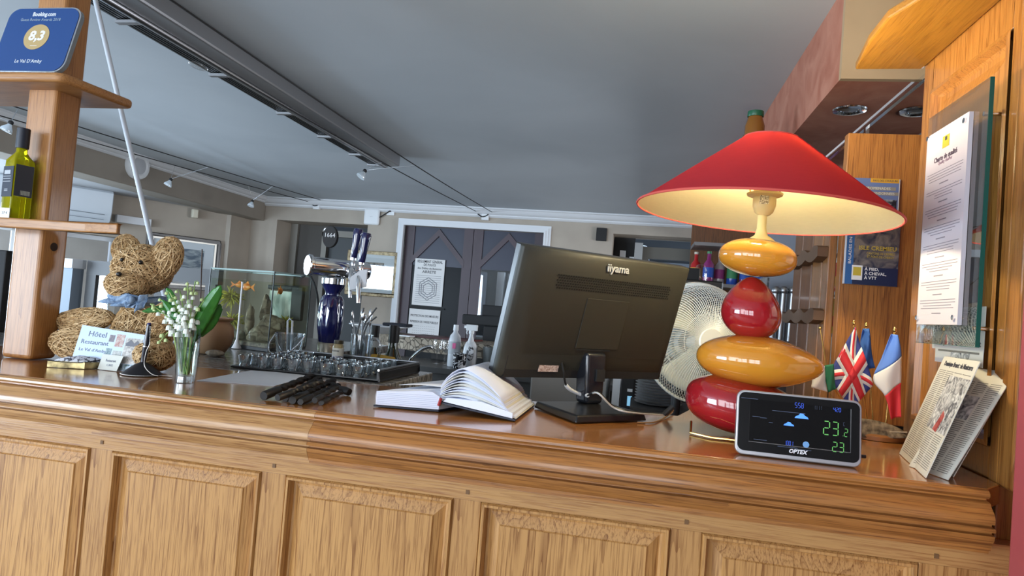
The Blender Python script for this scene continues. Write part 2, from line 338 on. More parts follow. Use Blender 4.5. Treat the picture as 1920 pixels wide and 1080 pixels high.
# ================================================================ the bar counter
YF = 1.10; ZT = 1.15; YN = 1.065
XL, XR = -2.4, .512
ct = thing('bar_counter', 'long oak bar counter with moulded edge and framed front panels', 'counter', ((XL+XR)/2, 1.27, 0))
s = MB()
s.slab([(XL, YN+.007, ZT-.03), (XR, YN+.007, ZT-.03), (.552, YF+.02, ZT-.03), (.552, 1.705, ZT-.03), (.16, 1.705, ZT-.03), (.10, 1.49, ZT-.03), (-.42, 1.475, ZT-.03), (-.58, 1.47, ZT-.03), (-.72, 1.455, ZT-.03), (XL, 1.455, ZT-.03)], (0, 0, .03))
s.build('worktop', TOP, ct, smooth=False, bevel=.0015)
prof = [(.03, -.0006), (.006, -.0006), (.001, -.0016), (-.003, -.005), (-.0035, -.009), (-.000, -.0125), (.008, -.0135), (.008, -.0162), (-.003, -.0172), (-.006, -.019), (-.0075, -.022), (-.0125, -.026), (-.018, -.031), (-.0205, -.037), (-.0205, -.0440), (-.0115, -.0455), (-.0115, -.0485), (-.021, -.0492), (-.0235, -.0518), (-.0225, -.0545), (-.0125, -.0568), (-.0125, -.0588), (-.0215, -.060), (-.0205, -.066), (-.016, -.0735), (-.012, -.0785), (-.012, -.0825), (-.007, -.0835), (-.007, -.088), (.06, -.088), (.06, -.01)]
def moulding(x0, x1, m, nm='edge_moulding'):
    s = MB(); K = len(prof); vs = [Vector((x0, YN+dy, ZT+dz)) for dy, dz in prof]+[Vector((x1, YN+dy, ZT+dz)) for dy, dz in prof]
    s.add(vs, [(i, (i+1) % K, (i+1) % K+K, i+K) for i in range(K)]+[tuple(range(K))[::-1], tuple(range(K, 2*K))])
    return s.build(nm, m, ct, sangle=28)
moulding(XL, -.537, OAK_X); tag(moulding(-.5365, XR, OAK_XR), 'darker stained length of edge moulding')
# frame: rail, stiles, pegs
per = .363; x0 = -.988; stiles = [x0+per*i for i in range(-4, 5)]
s = MB(); s.bb((XL, YF, 1.024), (.60, YF+.03, 1.066)); s.bb((XL, YF, .0), (.60, YF+.03, .30)); s.build('front_rail', wood('oak_rail2', (.48, .26, .092), (.27, .11, .033), 'x', ring=14, seed=31), ct, smooth=False)
for i, x in enumerate(stiles):
    if x-.024 < XL: continue
    a = x-.024; b = x+.024
    if i == 8: b = .60
    s = MB(); s.bb((a, YF, .30), (b, YF+.03, 1.0238)); s.build('stile', OAK_Z, ct, smooth=False, bevel=.001)
    s = MB(); s.box((x-.001, YF-.0004, 1.037), (.006, .002, .007)); s.build('peg', mat('peg_wood', (.16, .08, .03), .6), ct, smooth=False)
PW = [wood('oak_panel%d' % k, (.53, .28, .095), (.20, .075, .018), 'z', ring=(6, 8, 7)[k], seed=41+k*5, grain=.6, dist=7) for k in range(3)]
def panel(xa, xb, zb, zt, m):
    s = MB(); rings = []
    for ins, dy in ((0, 0.002), (.003, -.004), (.007, -.004), (.010, .004), (.012, .011), (.016, .012), (.034, .0035), (.036, .001), (.037, .001)):
        rings.append([(xa+ins, YF+dy, zb+ins), (xb-ins, YF+dy, zb+ins), (xb-ins, YF+dy, zt-ins), (xa+ins, YF+dy, zt-ins)])
    vs = [p for r in rings for p in r]; fs = []
    for i in range(len(rings)-1):
        for k in range(4): fs.append((i*4+k, i*4+(k+1) % 4, (i+1)*4+(k+1) % 4, (i+1)*4+k))
    n = (len(rings)-1)*4; fs.append((n, n+1, n+2, n+3)); s.add(vs, fs)
    return s.build('raised_panel', m, ct, smooth=False)
for i in range(len(stiles)-1):
    if stiles[i+1]-.024 > XL: panel(max(XL, stiles[i]+.0242), stiles[i+1]-.0242, .3002, 1.0236, PW[i % 3])
# staff side cupboard body under the worktop
s = MB(); s.bb((XL, YF+.031, 0), (.10, 1.44, ZT-.031)); s.build('carcass', WALNUT, ct, smooth=False)
# ---------------------------------------------------------------- panelled side at the right
XS = .555
t = thing('panelled_side', 'golden pine panelled side of the reception niche at the right', 'wood panelling', (.58, 1.3, 0))
s = MB(); s.bb((XS, YF+.035, .0), (XS+.03, 1.16, 2.0)); s.bb((XS, 1.455, 1.15), (XS+.03, 1.50, 2.0)); s.bb((XS, 1.16, 1.865), (XS+.03, 1.455, 2.0)); s.bb((XS, 1.16, 1.15), (XS+.03, 1.455, 1.20))
s.bb((XS+.0301, YF+.002, 1.067), (XS+.06, 1.50, 2.0)); s.build('side_frame', PINE_Z, t, smooth=False, bevel=.003)
s = MB(); rings = []
for ins, dx in ((0, -.004), (.008, -.006), (.014, .006), (.02, .010), (.03, .010), (.05, .004)):
    rings += [(XS+dx, 1.16+ins, 1.20+ins), (XS+dx, 1.455-ins, 1.20+ins), (XS+dx, 1.455-ins, 1.865-ins), (XS+dx, 1.16+ins, 1.865-ins)]
fs = [(i*4+k, i*4+(k+1) % 4, (i+1)*4+(k+1) % 4, (i+1)*4+k) for i in range(5) for k in range(4)]+[(20, 21, 22, 23)]
s.add(rings, fs); s.build('raised_panel', PINE_Z, t, smooth=False)
s = MB(); s.bb((XS-.001, YF-.006, ZT-.005), (XS+.075, YF+.036, 2.0)); s.build('corner_post', PINE_Z, t, smooth=False, bevel=.004)
# canopy of the niche
pts = [PZ(1712, -3, 1.93), PZ(1653, 35, 1.93), PZ(1622, 80, 1.93), PZ(1603, 131, 1.93), Vector((XS-.002, 1.507, 1.93))]
s = MB(); front = [Vector((.40, .985, 1.93)), Vector((XS-.002, .985, 1.93))]
s.slab([front[0]]+[Vector(p) for p in (pts[0]+Vector((.012, 0, 0)), pts[1]+Vector((.010, 0, 0)), pts[2]+Vector((.006, 0, 0)), pts[3])]+[Vector((XS-.002, 1.507, 1.93)), front[1]], (0, 0, .018))
o = s.build('niche_canopy', PINE_Y, smooth=False, bevel=.004); tag(o, 'golden pine canopy board over the reception niche', 'canopy')
# column facing the viewer at the back of the niche
a = PY(1590, 250, 1.72); s = MB(); s.bb((a.x, 1.715, ZT+.0), (.75, 1.745, a.z)); o = s.build('pine_partition', PINE_COL, smooth=False, bevel=.002)
tag(o, 'broad brown pine board standing at the back of the niche behind the flags', 'partition board')
# ================================================================ back wall fittings
def onwall(px, py, off=0, Y=YB): p = PY(px, py, Y-off); return p
BN = (1, 0, 0)
# double door with casing
p0 = -2.515; p1 = -.975; zt = 2.15
s = MB()
for k, (w, d) in enumerate(((.07, .02), (.045, .035), (.02, .045))):
    s.bb((p0-w+.02, YB-d, 0), (p0+.02, YB+.01, zt+w)); s.bb((p1-.02, YB-d, 0), (p1-.02+w, YB+.01, zt+w)); s.bb((p0+.02, YB-d, zt), (p1-.02, YB+.01, zt+w))
struct(s, 'trim_5', WHITEPAINT, smooth=False, bevel=.004)
DOORW = noise_mat('plum_wood', srgb('40343c'), srgb('4c3e46'), (4, 4, 1), 3, 1, .45); NAVY = mat('navy_panel', srgb('22263c'), .4); DARKGL = mat('dark_pane', (.012, .013, .015), .3, spec=.08)
MULLV = mat('door_sheen', srgb('5a5468'), .3)
def door_leaf(n, xa, xb, pane):
    s = MB(); Y = YB+.04; w = .10; xm = (xa+xb)/2
    s.bb((xa, Y, 0), (xa+w, Y+.04, zt)); s.bb((xb-w, Y, 0), (xb, Y+.04, zt)); s.bb((xa+w, Y, 0), (xb-w, Y+.04, .5))
    zk = 1.74; za = 2.06
    # pointed arch bars
    for sx, xo in ((1, xa+w), (-1, xb-w)):
        s.slab([(xo-.02*sx, Y-.004, zk), (xo-.02*sx, Y-.004, zk+.075), (xm, Y-.004, za+.075), (xm, Y-.004, za)], (0, .04, 0))
    o = s.build('door_%d' % n, DOORW, smooth=False); o['kind'] = 'structure'
    s = MB(); s.bb((xa+w, Y+.015, zk), (xb-w, Y+.03, zt)); s.build('navy_panel', NAVY, o, smooth=False)
    if pane:
        s = MB(); s.bb((xa+w, Y+.012, .5), (xb-w, Y+.02, zk)); s.build('pane', DARKGL, o, smooth=False)
    else:
        s = MB(); s.bb((xa+w, Y+.012, .5), (xb-w, Y+.016, zk)); s.build('pane', GLASS, o, smooth=False)
    return o
door_leaf(1, p0+.02, -1.748, True); door_leaf(2, -1.742, p1-.02, False)
# view through the right-hand leaf: pale post, grey door with a stone wall outside
s = MB(); s.bb((-1.56, YB+.5, 0), (-1.48, YB+.56, 1.75)); struct(s, 'trim_6', mat('pale_post', (.5, .56, .62), .6), smooth=False)
s = MB(); s.bb((-1.44, YB+.5, 0), (-1.30, YB+.56, 1.74)); s.bb((-1.30, YB+.5, 1.64), (-.9, YB+.56, 1.74)); struct(s, 'trim_7', mat('grey_frame', (.12, .14, .16), .5), smooth=False)
def voro(name, c1, c2, sc, edge=.06, rough=.8, bump=.3):
    m = mat(name, c1, rough); N, L, b = nodes(m); tc = N.new('ShaderNodeTexCoord'); v = N.new('ShaderNodeTexVoronoi'); v.feature = 'DISTANCE_TO_EDGE'; v.inputs['Scale'].default_value = sc
    v2 = N.new('ShaderNodeTexVoronoi'); v2.inputs['Scale'].default_value = sc; L.new(tc.outputs['Object'], v.inputs[0]); L.new(tc.outputs['Object'], v2.inputs[0])
    r = N.new('ShaderNodeValToRGB'); r.color_ramp.elements[0].position = 0; r.color_ramp.elements[1].position = edge; r.color_ramp.elements[0].color = (c1[0]*.25, c1[1]*.25, c1[2]*.25, 1); r.color_ramp.elements[1].color = (1, 1, 1, 1)
    mx = N.new('ShaderNodeMix'); mx.data_type = 'RGBA'; mx.inputs[6].default_value = (*c1, 1); mx.inputs[7].default_value = (*c2, 1); L.new(v2.outputs['Color'], mx.inputs[0])
    mm = N.new('ShaderNodeMix'); mm.data_type = 'RGBA'; mm.blend_type = 'MULTIPLY'; mm.inputs[0].default_value = 1; L.new(mx.outputs[2], mm.inputs[6]); L.new(v.outputs[0], r.inputs[0]); L.new(r.outputs[0], mm.inputs[7]); L.new(mm.outputs[2], b.inputs['Base Color'])
    return m
STONE = voro('rubble_stone', (.36, .28, .2), (.62, .55, .45), 28, .12)
s = MB(); s.bb((-1.30, YB+.7, 0), (-.95, YB+.75, 1.64)); struct(s, 'wall_stone_outside', STONE, smooth=False)
l = area('hall_daylight', (-1.3, YB+.45, 2.0), (-1.3, YB+.7, 1.2), .4, .1, 1.6, (.85, .92, 1))
s = MB(); s.box((-1.2, YB+.697, 1.26), (.10, .004, .20)); o = s.build('paper_notice', mat('blue_paper', (.5, .6, .75), .7), smooth=False); tag(o, 'pale blue notice seen through the right-hand door pane', 'notice')
# posters on the left leaf
def poster(name, corners, label, Y, lines, cat='poster'):
    """corners: px of TL, TR, BL on plane Y; lines: (text, v, width fraction, size)"""
    tl, tr, bl = [PY(x, y, Y) for x, y in corners]; w = tr.x-tl.x; h = tl.z-bl.z; cx = (tl.x+tr.x)/2
    s = MB(); s.bb((tl.x, Y, tl.z-h), (tr.x, Y+.003, tl.z)); o = s.build(name, PAPER, smooth=False); tag(o, label, cat)
    for body, v, wf, sz in lines:
        if body is None: continue
        M = frame3((cx, Y-.0006, tl.z-h*v), (1, 0, 0), (0, 0, 1)); text(body, M, sz, INK, o, 'printed_line', width=w*wf, bold=.012)
    return o, tl, w, h
YD = YB+.034
o, tl, w, h = poster('police_poster', ((779, 484), (835, 488), (772, 571)), 'white police regulation poster on the upper left door pane', YD, [('REGLEMENT GENERAL', .06, .84, .04), ('DE POLICE', .13, .4, .035), ('des Débits de Boissons', .205, .8, .03), ('ARRETE', .28, .46, .04)])
s = MB(); cx = tl.x+w/2
for k in range(3):
    r = .12-.028*k; s.tube([(cx+math.cos(2*PI*i/6+PI/6)*r*.9, YD-.001, tl.z-h*.64+math.sin(2*PI*i/6+PI/6)*r) for i in range(6)], .004, 4, closed=True)
for k in range(14): s.box((cx, YD-.0008, tl.z-h*(.36+.044*k)), (w*.82, .0006, .0035))
s.build('emblem', mat('grey_ink', (.30, .31, .34), .8), o, smooth=False)
poster('drinking_law_poster', ((768, 578), (826, 581), (762, 640)), 'white notice about minors below the police poster', YD, [('PROTECTION DES MINEURS', .2, .9, .032), ('REPRESSION DE L’IVRESSE PUBLIQUE', .38, .9, .032)]+[('- - - - - - - - - - - -', .5+.07*k, .7, .02) for k in range(5)])
s = MB(); a = PY(770, 570, YD); b = PY(833, 579, YD); s.bb((a.x, YD-.002, b.z-.012), (b.x, YD+.002, a.z-.02)); tag(s.build('black_tape', MATTBLACK, smooth=False), 'black strip between the two posters on the door', 'strip')
# wall items
def rbox(name, c, d, m, label, cat, bev=.006, parent=None):
    s = MB(); s.box(c, d); o = s.build(name, m, parent, smooth=True, bevel=bev, bseg=3); 
    if label: tag(o, label, cat)
    return o
c = onwall(699, 407); o = rbox('access_point', (c.x, YB-.022, c.z), (.175, .04, .175), WHITE, 'white rounded wireless access point on the back wall left of the door', 'access point', .03)
M = frame3((c.x, YB-.0426, c.z), (1, 0, 0), (0, 0, 1)); text('~~', M, .03, mat('greylogo', (.4, .42, .45), .5), o, 'logo')
c2 = onwall(733, 396); o = rbox('wall_socket', (c2.x, YB-.008, c2.z), (.09, .016, .09), WHITE, 'white square wall socket with a cable to the access point', 'socket'); s = MB(); s.lathe([(.012, 0), (.012, .012)], (c2.x, YB-.017, c2.z), 12, Matrix.Rotation(PI/2, 4, 'X')); s.build('plug', MATTBLACK, o)
s = MB(); s.tube(spline([(c.x+.08, YB-.02, c.z), ((c.x+c2.x)/2, YB-.025, c.z+.005), (c2.x, YB-.025, c2.z)], 6), .006, 6); tag(s.build('white_cable', MATTBLACK), 'short dark cable between the access point and the socket', 'cable')
for (x, y, lab) in ((596, 386, 'white junction box where the left pair of lighting cables ends'), (911, 406, 'white junction box where the right pair of lighting cables ends')):
    c = onwall(x, y); o = rbox('junction_box', (c.x, YB-.02, c.z), (.075, .04, .085), WHITE, lab, 'junction box', .005)
c = onwall(1128, 440); o = rbox('wall_thermostat', (c.x, YB-.015, c.z), (.105, .03, .13), MATTBLACK, 'small black square box on the wall beside the staff hatch', 'wall box', .004)
# framed picture
def framed(name, tlp, brp, Y, label, fm, mats, fw=.035, art=None, nrm=None):
    a = PY(*tlp, Y); b = PY(*brp, Y); x0, x1, z0, z1 = a.x, b.x, b.z, a.z
    t = thing(name, label, 'picture', ((x0+x1)/2, Y, z0))
    s = MB()
    for p, q in (((x0, z0), (x1, z0+fw)), ((x0, z1-fw), (x1, z1)), ((x0, z0+fw), (x0+fw, z1-fw)), ((x1-fw, z0+fw), (x1, z1-fw))): s.bb((p[0], Y-.03, p[1]), (q[0], Y, q[1]))
    s.build('frame', fm, t, smooth=False, bevel=.006)
    s = MB(); s.bb((x0+fw, Y-.010, z0+fw), (x1-fw, Y-.004, z1-fw)); s.build('mount', mats[0], t, smooth=False)
    s = MB(); ix, iz = (x1-x0)*.27, (z1-z0)*.25; s.bb((x0+ix, Y-.012, z0+iz), (x1-ix, Y-.0102, z1-iz)); s.build('print', mats[1], t, smooth=False)
    s = MB(); s.bb((x0+fw, Y-.018, z0+fw), (x1-fw, Y-.016, z1-fw)); s.build('glazing', GLASS, t, smooth=False)
    return t
GOLD = noise_mat('antique_gilt', srgb('6a5a42'), srgb('a09070'), (40, 40, 40), 3, 0, .45, metal=.4)
SKETCH = noise_mat('engraving', srgb('4a4844'), srgb('a8a498'), (30, 30, 30), 6, 1, .8)
framed('framed_print', (655, 468), (741, 559), YB-.002, 'small gilt framed engraving on the wall left of the double door', GOLD, [mat('mount_blue', (.6, .66, .68), .7), SKETCH])
# recess left of the taps: pale frame and dark glazed door
s = MB(); s.bb((-3.986, YB+.3, 0), (-3.90, YB+.36, 2.13)); s.bb((-3.55, YB+.22, 0), (-3.49, YB+.34, 2.05)); s.bb((-3.55, YB+.22, 2.0), (-2.915, YB+.34, 2.07)); struct(s, 'trim_8', mat('frame_grey', srgb('8c8880'), .6), smooth=False)
s = MB(); s.bb((-3.9, YB+.34, 0), (-3.55, YB+.38, 2.13)); struct(s, 'wall_recess', mat('recess_dark', srgb('57534f'), .8), smooth=False)
s = MB(); s.bb((-3.49, YB+.28, 0), (-2.915, YB+.32, 2.0)); struct(s, 'door_3', mat('door_slate', srgb('3a3d3f'), .5), smooth=False)
# staff hatch at the right: recess with shelf, inner window
X0, X1, ZH = -.30, .702, 2.185
s = MB(); s.bb((X0, YB+.30, 0), (X0+.22, YB+.36, ZH)); struct(s, 'trim_9', MATTBLACK, smooth=False)
s = MB(); s.bb((X0+.22, YB+.10, 1.2), (X0+.30, YB+.30, 2.12)); o = s.build('hatch_shutter', mat('grey_door', srgb('8e9090'), .5), smooth=False); tag(o, 'pale grey door leaf standing open at the left of the hatch', 'door leaf')
s = MB()
for p, q in (((X0+.30, 0), (X0+.36, 2.1)), ((X1-.12, 0), (X1-.04, 2.1)), ((X0+.36, 1.98), (X1-.12, 2.1))): s.bb((p[0], YB+.25, p[1]), (q[0], YB+.33, q[1]))
struct(s, 'window_9', mat('hatch_frame', srgb('55544f'), .5), smooth=False)
s = MB(); s.bb((X0+.36, YB+.6, 1.0), (X1-.12, YB+.65, 1.98)); struct(s, 'wall_kitchen', mat('kitchen_blue', (.22, .25, .30), .6), smooth=False)
area('kitchen_light', (.2, YB+.5, 1.6), (.2, YB+.65, 1.7), .3, .2, .9, (.8, .9, 1))
c = PY(1167, 458, YB+.25); s = MB(); s.box((X0+.10, YB+.29, 2.0), (.06, .01, .10)); s.box((X0+.20, YB+.285, 1.98), (.06, .01, .02)); tag(s.build('key_plate', WHITE, smooth=False), 'small white key plate in the dark strip beside the hatch', 'key plate')
c = PY(1205, 470, YB+.5); s = MB(); s.tube(spline([(c.x-.04, YB+.55, c.z+.03), (c.x, YB+.53, c.z+.05), (c.x+.05, YB+.53, c.z+.02), (c.x+.07, YB+.599, c.z-.12)], 6), .012, 8); tag(s.build('kitchen_tap', CHROME), 'curved chrome tap seen through the staff hatch', 'tap')
# ================================================================ left wall fittings
# windows: frame, muntins; bright outdoors from the sky
def wl_window(n, t0, t1, z0, z1, bars):
    s = MB()
    def bar(a, b, c, d, th=.05):
        q = [WL(a, -.16, c), WL(b, -.16, c), WL(b, -.16-th, c), WL(a, -.16-th, c)]; s.slab(q, (0, 0, d-c))
    bar(t0, t0+.04, z0, z1); bar(t1-.04, t1, z0, z1); bar(t0, t1, z0, z0+.04); bar(t0, t1, z1-.04, z1)
    for x in bars: bar(x-.02, x+.02, z0, z1)
    o = struct(s, 'window_%d' % n, WHITEPAINT, smooth=False)
    s = MB(); s.quad(WL(t0, -.18, z0), WL(t1, -.18, z0), WL(t1, -.18, z1), WL(t0, -.18, z1)); s.build('pane', GLASS, o, smooth=False)
wl_window(4, .98, 1.62, .7, 1.73, []); wl_window(5, 1.75, 2.6, .7, 1.73, []); wl_window(6, 2.6, 4.9, .9, 1.95, [3.3, 4.1])
# street outside: pale rendered house and hills
s = MB(); s.bb((-16, 9, -1), (-5.5, 10, 1.5)); o = s.build('street_house', mat('far_render', (.66, .70, .76), .9), smooth=False); tag(o, 'pale house across the street seen through the dining room windows', 'building')
s = MB(); s.bb((-16, 8.98, .2), (-5.5, 8.99, .6))
for k in range(8): s.bb((-15+k*1.2, 8.97, .9), (-14.5+k*1.2, 8.99, 1.3))
s.build('window', mat('far_shutter', (.16, .2, .24), .6), o, smooth=False)
# air conditioner
def WLM(t, off, z): p = WL(t, off, z); return frame3(p, -WLd.to_3d(), (0, 0, 1))
tc = None
def find_t(px, py, off=0):
    d = ray(px, py); # intersect vertical plane of the left wall shifted by off
    n = WLn.to_3d(); p = WLp.to_3d()-n*off; k = (p-Vector((CAM.x, CAM.y, 0))).dot(n)/d.dot(n); q = CAM+d*k; return (Vector((q.x, q.y))-(WLp-WLn*off)).dot(WLd), q.z
t1, z1 = find_t(213, 372, .2); t0, z0 = find_t(215, 424, .2)
t = thing('air_conditioner', 'white wall-mounted air conditioner behind the shelf post', 'air conditioner', WL(t1, 0, z0), frame3((0, 0, 0), -WLd.to_3d(), (0, 0, 1)).to_3x3())
# local x = along wall (to the right), local y = up, local z = out into the room
Lw = .85; H = abs(z1-z0)+.06
prof_ = [(0, 0), (.12, 0), (.18, .04), (.205, .12), (.21, H-.02), (.19, H), (0, H)]
s = MB(); K = len(prof_); s.add([(-Lw, y, z) for z, y in prof_]+[(0, y, z) for z, y in prof_], [(i, (i+1) % K, (i+1) % K+K, i+K) for i in range(K)]+[tuple(range(K))[::-1], tuple(range(K, 2*K))]); s.build('casing', mat('ac_white', (.66, .72, .78), .3), t, world=False, bevel=.008)
s = MB(); s.box((-Lw*.5, .09, .202), (Lw*.86, .006, .004)); s.box((-Lw*.5, .045, .175), (Lw*.86, .004, .03)); s.build('air_outlet', mat('slot_grey', (.2, .23, .26), .5), t, world=False, smooth=False)
ta, za = find_t(218, 416, .05); tb, zb = find_t(283, 422, .05)
s = MB(); s.slab([WL(ta, .001, za), WL(tb, .001, za), WL(tb, .06, za), WL(ta, .06, za)], (0, 0, .07)); tag(s.build('pipe_cover', WHITEPAINT, smooth=False, bevel=.004), 'white boxed pipe cover running right from the air conditioner', 'pipe cover')
ta, za = find_t(176, 360, .02); s = MB(); s.box(WL(ta, .012, za), (.07, .02, .05)); tag(s.build('wall_sensor', WHITE, smooth=False, bevel=.003), 'small white box on the wall above the air conditioner', 'sensor')
ta, za = find_t(368, 403, .04); t = thing('motion_detector', 'cream motion detector high on the wall above the dark framed picture', 'detector', WL(ta, 0, za-.03), frame3((0, 0, 0), -WLd.to_3d(), (0, 0, 1)).to_3x3())
s = MB(); s.box((-.02, .04, .05), (.06, .09, .05)); s.build('head', mat('cream', (.66, .62, .5), .4), t, world=False, bevel=.01); s = MB(); s.tube([(0, .04, 0), (0, .04, .04)], .012, 8); s.build('bracket', WHITE, t, world=False)
# big dark framed picture on the slanting wall
ta, za = find_t(277, 440, 0); tb, zb = find_t(413, 446, 0); tb2, zb2 = find_t(411, 503, 0)
z1 = (za+zb)/2; z0 = zb2-.25; tl_, tr_ = ta, tb
t = thing('framed_print', 'large dark framed village print on the slanting wall above the grey screen', 'picture', WL(tl_, .001, z0), frame3((0, 0, 0), -WLd.to_3d(), (0, 0, 1)).to_3x3())
Wd = tl_-tr_; Hh = z1-z0; fw = .035
s = MB()
for a, b, c, d in ((0, 0, Wd, fw), (0, Hh-fw, Wd, Hh), (0, fw, fw, Hh-fw), (Wd-fw, fw, Wd, Hh-fw)): s.bb((a, b, 0), (c, d, .03))
s.build('frame', mat('frame_black', (.03, .028, .028), .25), t, world=False, smooth=False, bevel=.008)
s = MB(); f2 = fw+.02
for a, b, c, d in ((fw, fw, Wd-fw, f2), (fw, Hh-f2, Wd-fw, Hh-fw), (fw, f2, f2, Hh-f2), (Wd-f2, f2, Wd-fw, Hh-f2)): s.bb((a, b, 0), (c, d, .018))
s.build('inner_moulding', mat('silver_slip', (.55, .53, .48), .35, .5), t, world=False, smooth=False)
s = MB(); s.bb((f2, f2, 0), (Wd-f2, Hh-f2, .006)); s.build('mount', mat('mount_white', (.62, .68, .72), .6), t, world=False, smooth=False)
s = MB(); s.bb((f2+.10, f2+.06, .0061), (Wd-f2-.10, Hh-f2-.07, .008)); 
s.build('print', noise_mat('village_print', srgb('5b6a78'), srgb('a9b4b8'), (9, 25, 9), 6, 1, .6), t, world=False, smooth=False)
s = MB()
for k in range(9): s.bb((f2+.12+k*.075, f2+.10, .0081), (f2+.12+k*.075+.03, f2+.16, .009))
s.build('drawn_facade', mat('print_ink', (.1, .13, .17), .7), t, world=False, smooth=False)
# grey framed screen (glazed partition) in front of the left windows
YP = 4.6
a = PY(165, 482, YP); b = PY(406, 512, YP); zt_ = (a.z+b.z)/2
t = thing('glazed_screen', 'dark grey framed glass screen standing behind the straw bear', 'screen', ((a.x+b.x)/2, YP, 0))
s = MB(); s.bb((a.x, YP, zt_-.115), (b.x+.02, YP+.06, zt_)); s.build('top_rail', mat('screen_grey', srgb('4b4a4b'), .5), t, smooth=False)
for xx in (a.x+.0, (a.x+b.x)/2+.05, b.x-.09):
    s = MB(); s.bb((xx, YP+.002, 0), (xx+.09, YP+.058, zt_-.1152)); s.build('upright', mat('screen_grey', srgb('4b4a4b'), .5), t, smooth=False)
s = MB(); s.bb((a.x+.09, YP+.02, .15), (b.x-.09, YP+.026, zt_-.116)); s.build('glass_pane', GLASS, t, smooth=False)
s = MB(); s.bb((a.x+.09, YP+.01, .02), (b.x-.09, YP+.05, .149)); s.build('bottom_rail', mat('screen_grey', srgb('4b4a4b'), .5), t, smooth=False)
# white ledge and grey board left of the screen
c0 = PY(100, 481, YP+.05); c1 = PY(166, 483, YP+.05); c2_ = PY(160, 505, YP+.05)
s = MB(); s.bb((c0.x-.15, YP-.1, c2_.z), (c1.x-.002, YP+.04, c0.z-.01)); o = s.build('white_ledge', WHITEPAINT, smooth=False, bevel=.004); 
s = MB(); s.bb((c0.x-.14, YP-.08, 0), (c1.x-.012, YP+.03, c2_.z-.001)); o2 = s.build('grey_body', mat('board_grey', srgb('7d8894'), .6), o, smooth=False); tag(o, 'white topped grey service cabinet left of the dark framed screen', 'cabinet')
# ================================================================ ceiling: heater, cable lights
HX0, HX1, HY0, HY1, HZ = -1.925, -1.72, 1.0, 4.35, 2.29
t = thing('radiant_heater', 'long silver infrared heater strip hanging under the ceiling', 'heater', ((HX0+HX1)/2, (HY0+HY1)/2, HZ))
s = MB(); s.bb((HX0+.09, HY0, HZ+.0), (HX1, HY1, HZ+.075)); s.build('housing', mat('heater_grey', (.30, .31, .33), .35, .6), t, smooth=False, bevel=.01)
s = MB(); s.tube([(HX0+.10, HY0, HZ-.006), (HX0+.10, HY1, HZ-.006)], .016, 10); s.build('reflector_tube', STEEL, t)
s = MB(); 
for k in range(7): s.bb((HX0-.005+k*.0135, HY0+.01, HZ-.002+k*.001), (HX0+.004+k*.0135, HY1-.005, HZ+.03))
s.build('grille', mat('grille_dark', (.035, .037, .04), .4, .3), t, smooth=False)
for yy in (2.02, 2.55, 3.10, 3.55, 3.98, 4.28, 1.4):
    s = MB(); s.bb((HX0-.012, yy, HZ-.014), (HX0+.095, yy+.022, HZ-.003)); s.bb((HX0-.012, yy, HZ-.003), (HX0-.006, yy+.022, HZ+.05)); s.build('clip', mat('clip_grey', (.28, .28, .29), .4, .5), t, smooth=False)
s = MB(); s.ball(PZ(372, 124, 2.27), (.03, .05, .012)); tag(s.build('ceiling_lamp_cover', GLASS), 'small clear glass cover hanging beside the heater strip', 'lamp cover')
def wire(a, b, label, g, sag=.015):
    s = MB(); pts = [a.lerp(b, k/14)-UPZ*sag*math.sin(PI*k/14) for k in range(15)]; s.tube(pts, .0035, 6); o = s.build('lighting_cable', MATTBLACK); tag(o, label, 'cable', g); return o
jl = onwall(600, 378, .03); jr = onwall(915, 398, .03)
# right pair (beside the heater), left pair
CAB = {}
def ext(p, q): return p-(q-p)*.12
def cable(k, a, b, label, sag): a = ext(a, b); CAB[k] = (a, b, sag); return wire(a, b, label, None, sag)
def oncable(k, y): a, b, sg = CAB[k]; t_ = (y-a.y)/(b.y-a.y); return a.lerp(b, t_)-UPZ*sg*math.sin(PI*t_)
cable('R', PZ(330, 0, 2.2), jr+Vector((.05, 0, .0)), 'right-hand cable of the pair that crosses over the heater strip', .03)
cable('S', PZ(240, 21, 2.2), jr+Vector((-.12, 0, .0)), 'left-hand cable of the pair that crosses over the heater strip', .03)
cable('U', PZ(-10, 187, 2.24), jl+Vector((.04, 0, .01)), 'upper cable of the pair running beside the left ceiling beam', .01)
cable('V', PZ(-10, 213, 2.24), jl+Vector((-.12, 0, -.01)), 'lower cable of the pair running beside the left ceiling beam', .01)
for jj, lab in ((jl, 'left'), (jr, 'right')):
    s = MB(); p = jj; s.tube(spline([p+Vector((-.12, 0, -.01)), p+Vector((-.06, -.01, -.05)), p+Vector((0, -.01, -.03)), p+Vector((.03, -.01, .02)), p+Vector((.12, -.02, .0))], 5), .006, 6); s.ball(p+Vector((.11, 0, .0)), .014, 8, 6); s.ball(p+Vector((-.12, 0, -.01)), .014, 8, 6)
    tag(s.build('cable_end', MATTBLACK), 'knotted cable end hanging at the %s-hand junction box' % lab, 'cable end')
def spot(px, py, z, k1, k2, label, dirv):
    c = PZ(px, py, z); left = oncable(k1, c.y-.04); right = oncable(k2, c.y+.04); t = thing('cable_spotlight', label, 'spotlight', c)
    s = MB()
    for q in (left, right): s.tube([c+Vector((0, 0, .01)), q], .002, 5)
    s.build('rods', STEEL, t); s = MB(); s.ball(c+Vector((0, 0, .005)), .014, 10, 8); s.build('socket', MATTBLACK, t)
    d = Vector(dirv).normalized(); q = d.to_track_quat('Z', 'Y').to_matrix().to_4x4()
    s = MB(); s.lathe([(.008, 0), (.012, .01), (.028, .034), (.031, .045), (.030, .048), (.0, .046)], c, 20, q); s.build('reflector_bulb', mat('bulb_glass', (.72, .8, .86), .1, .3), t)
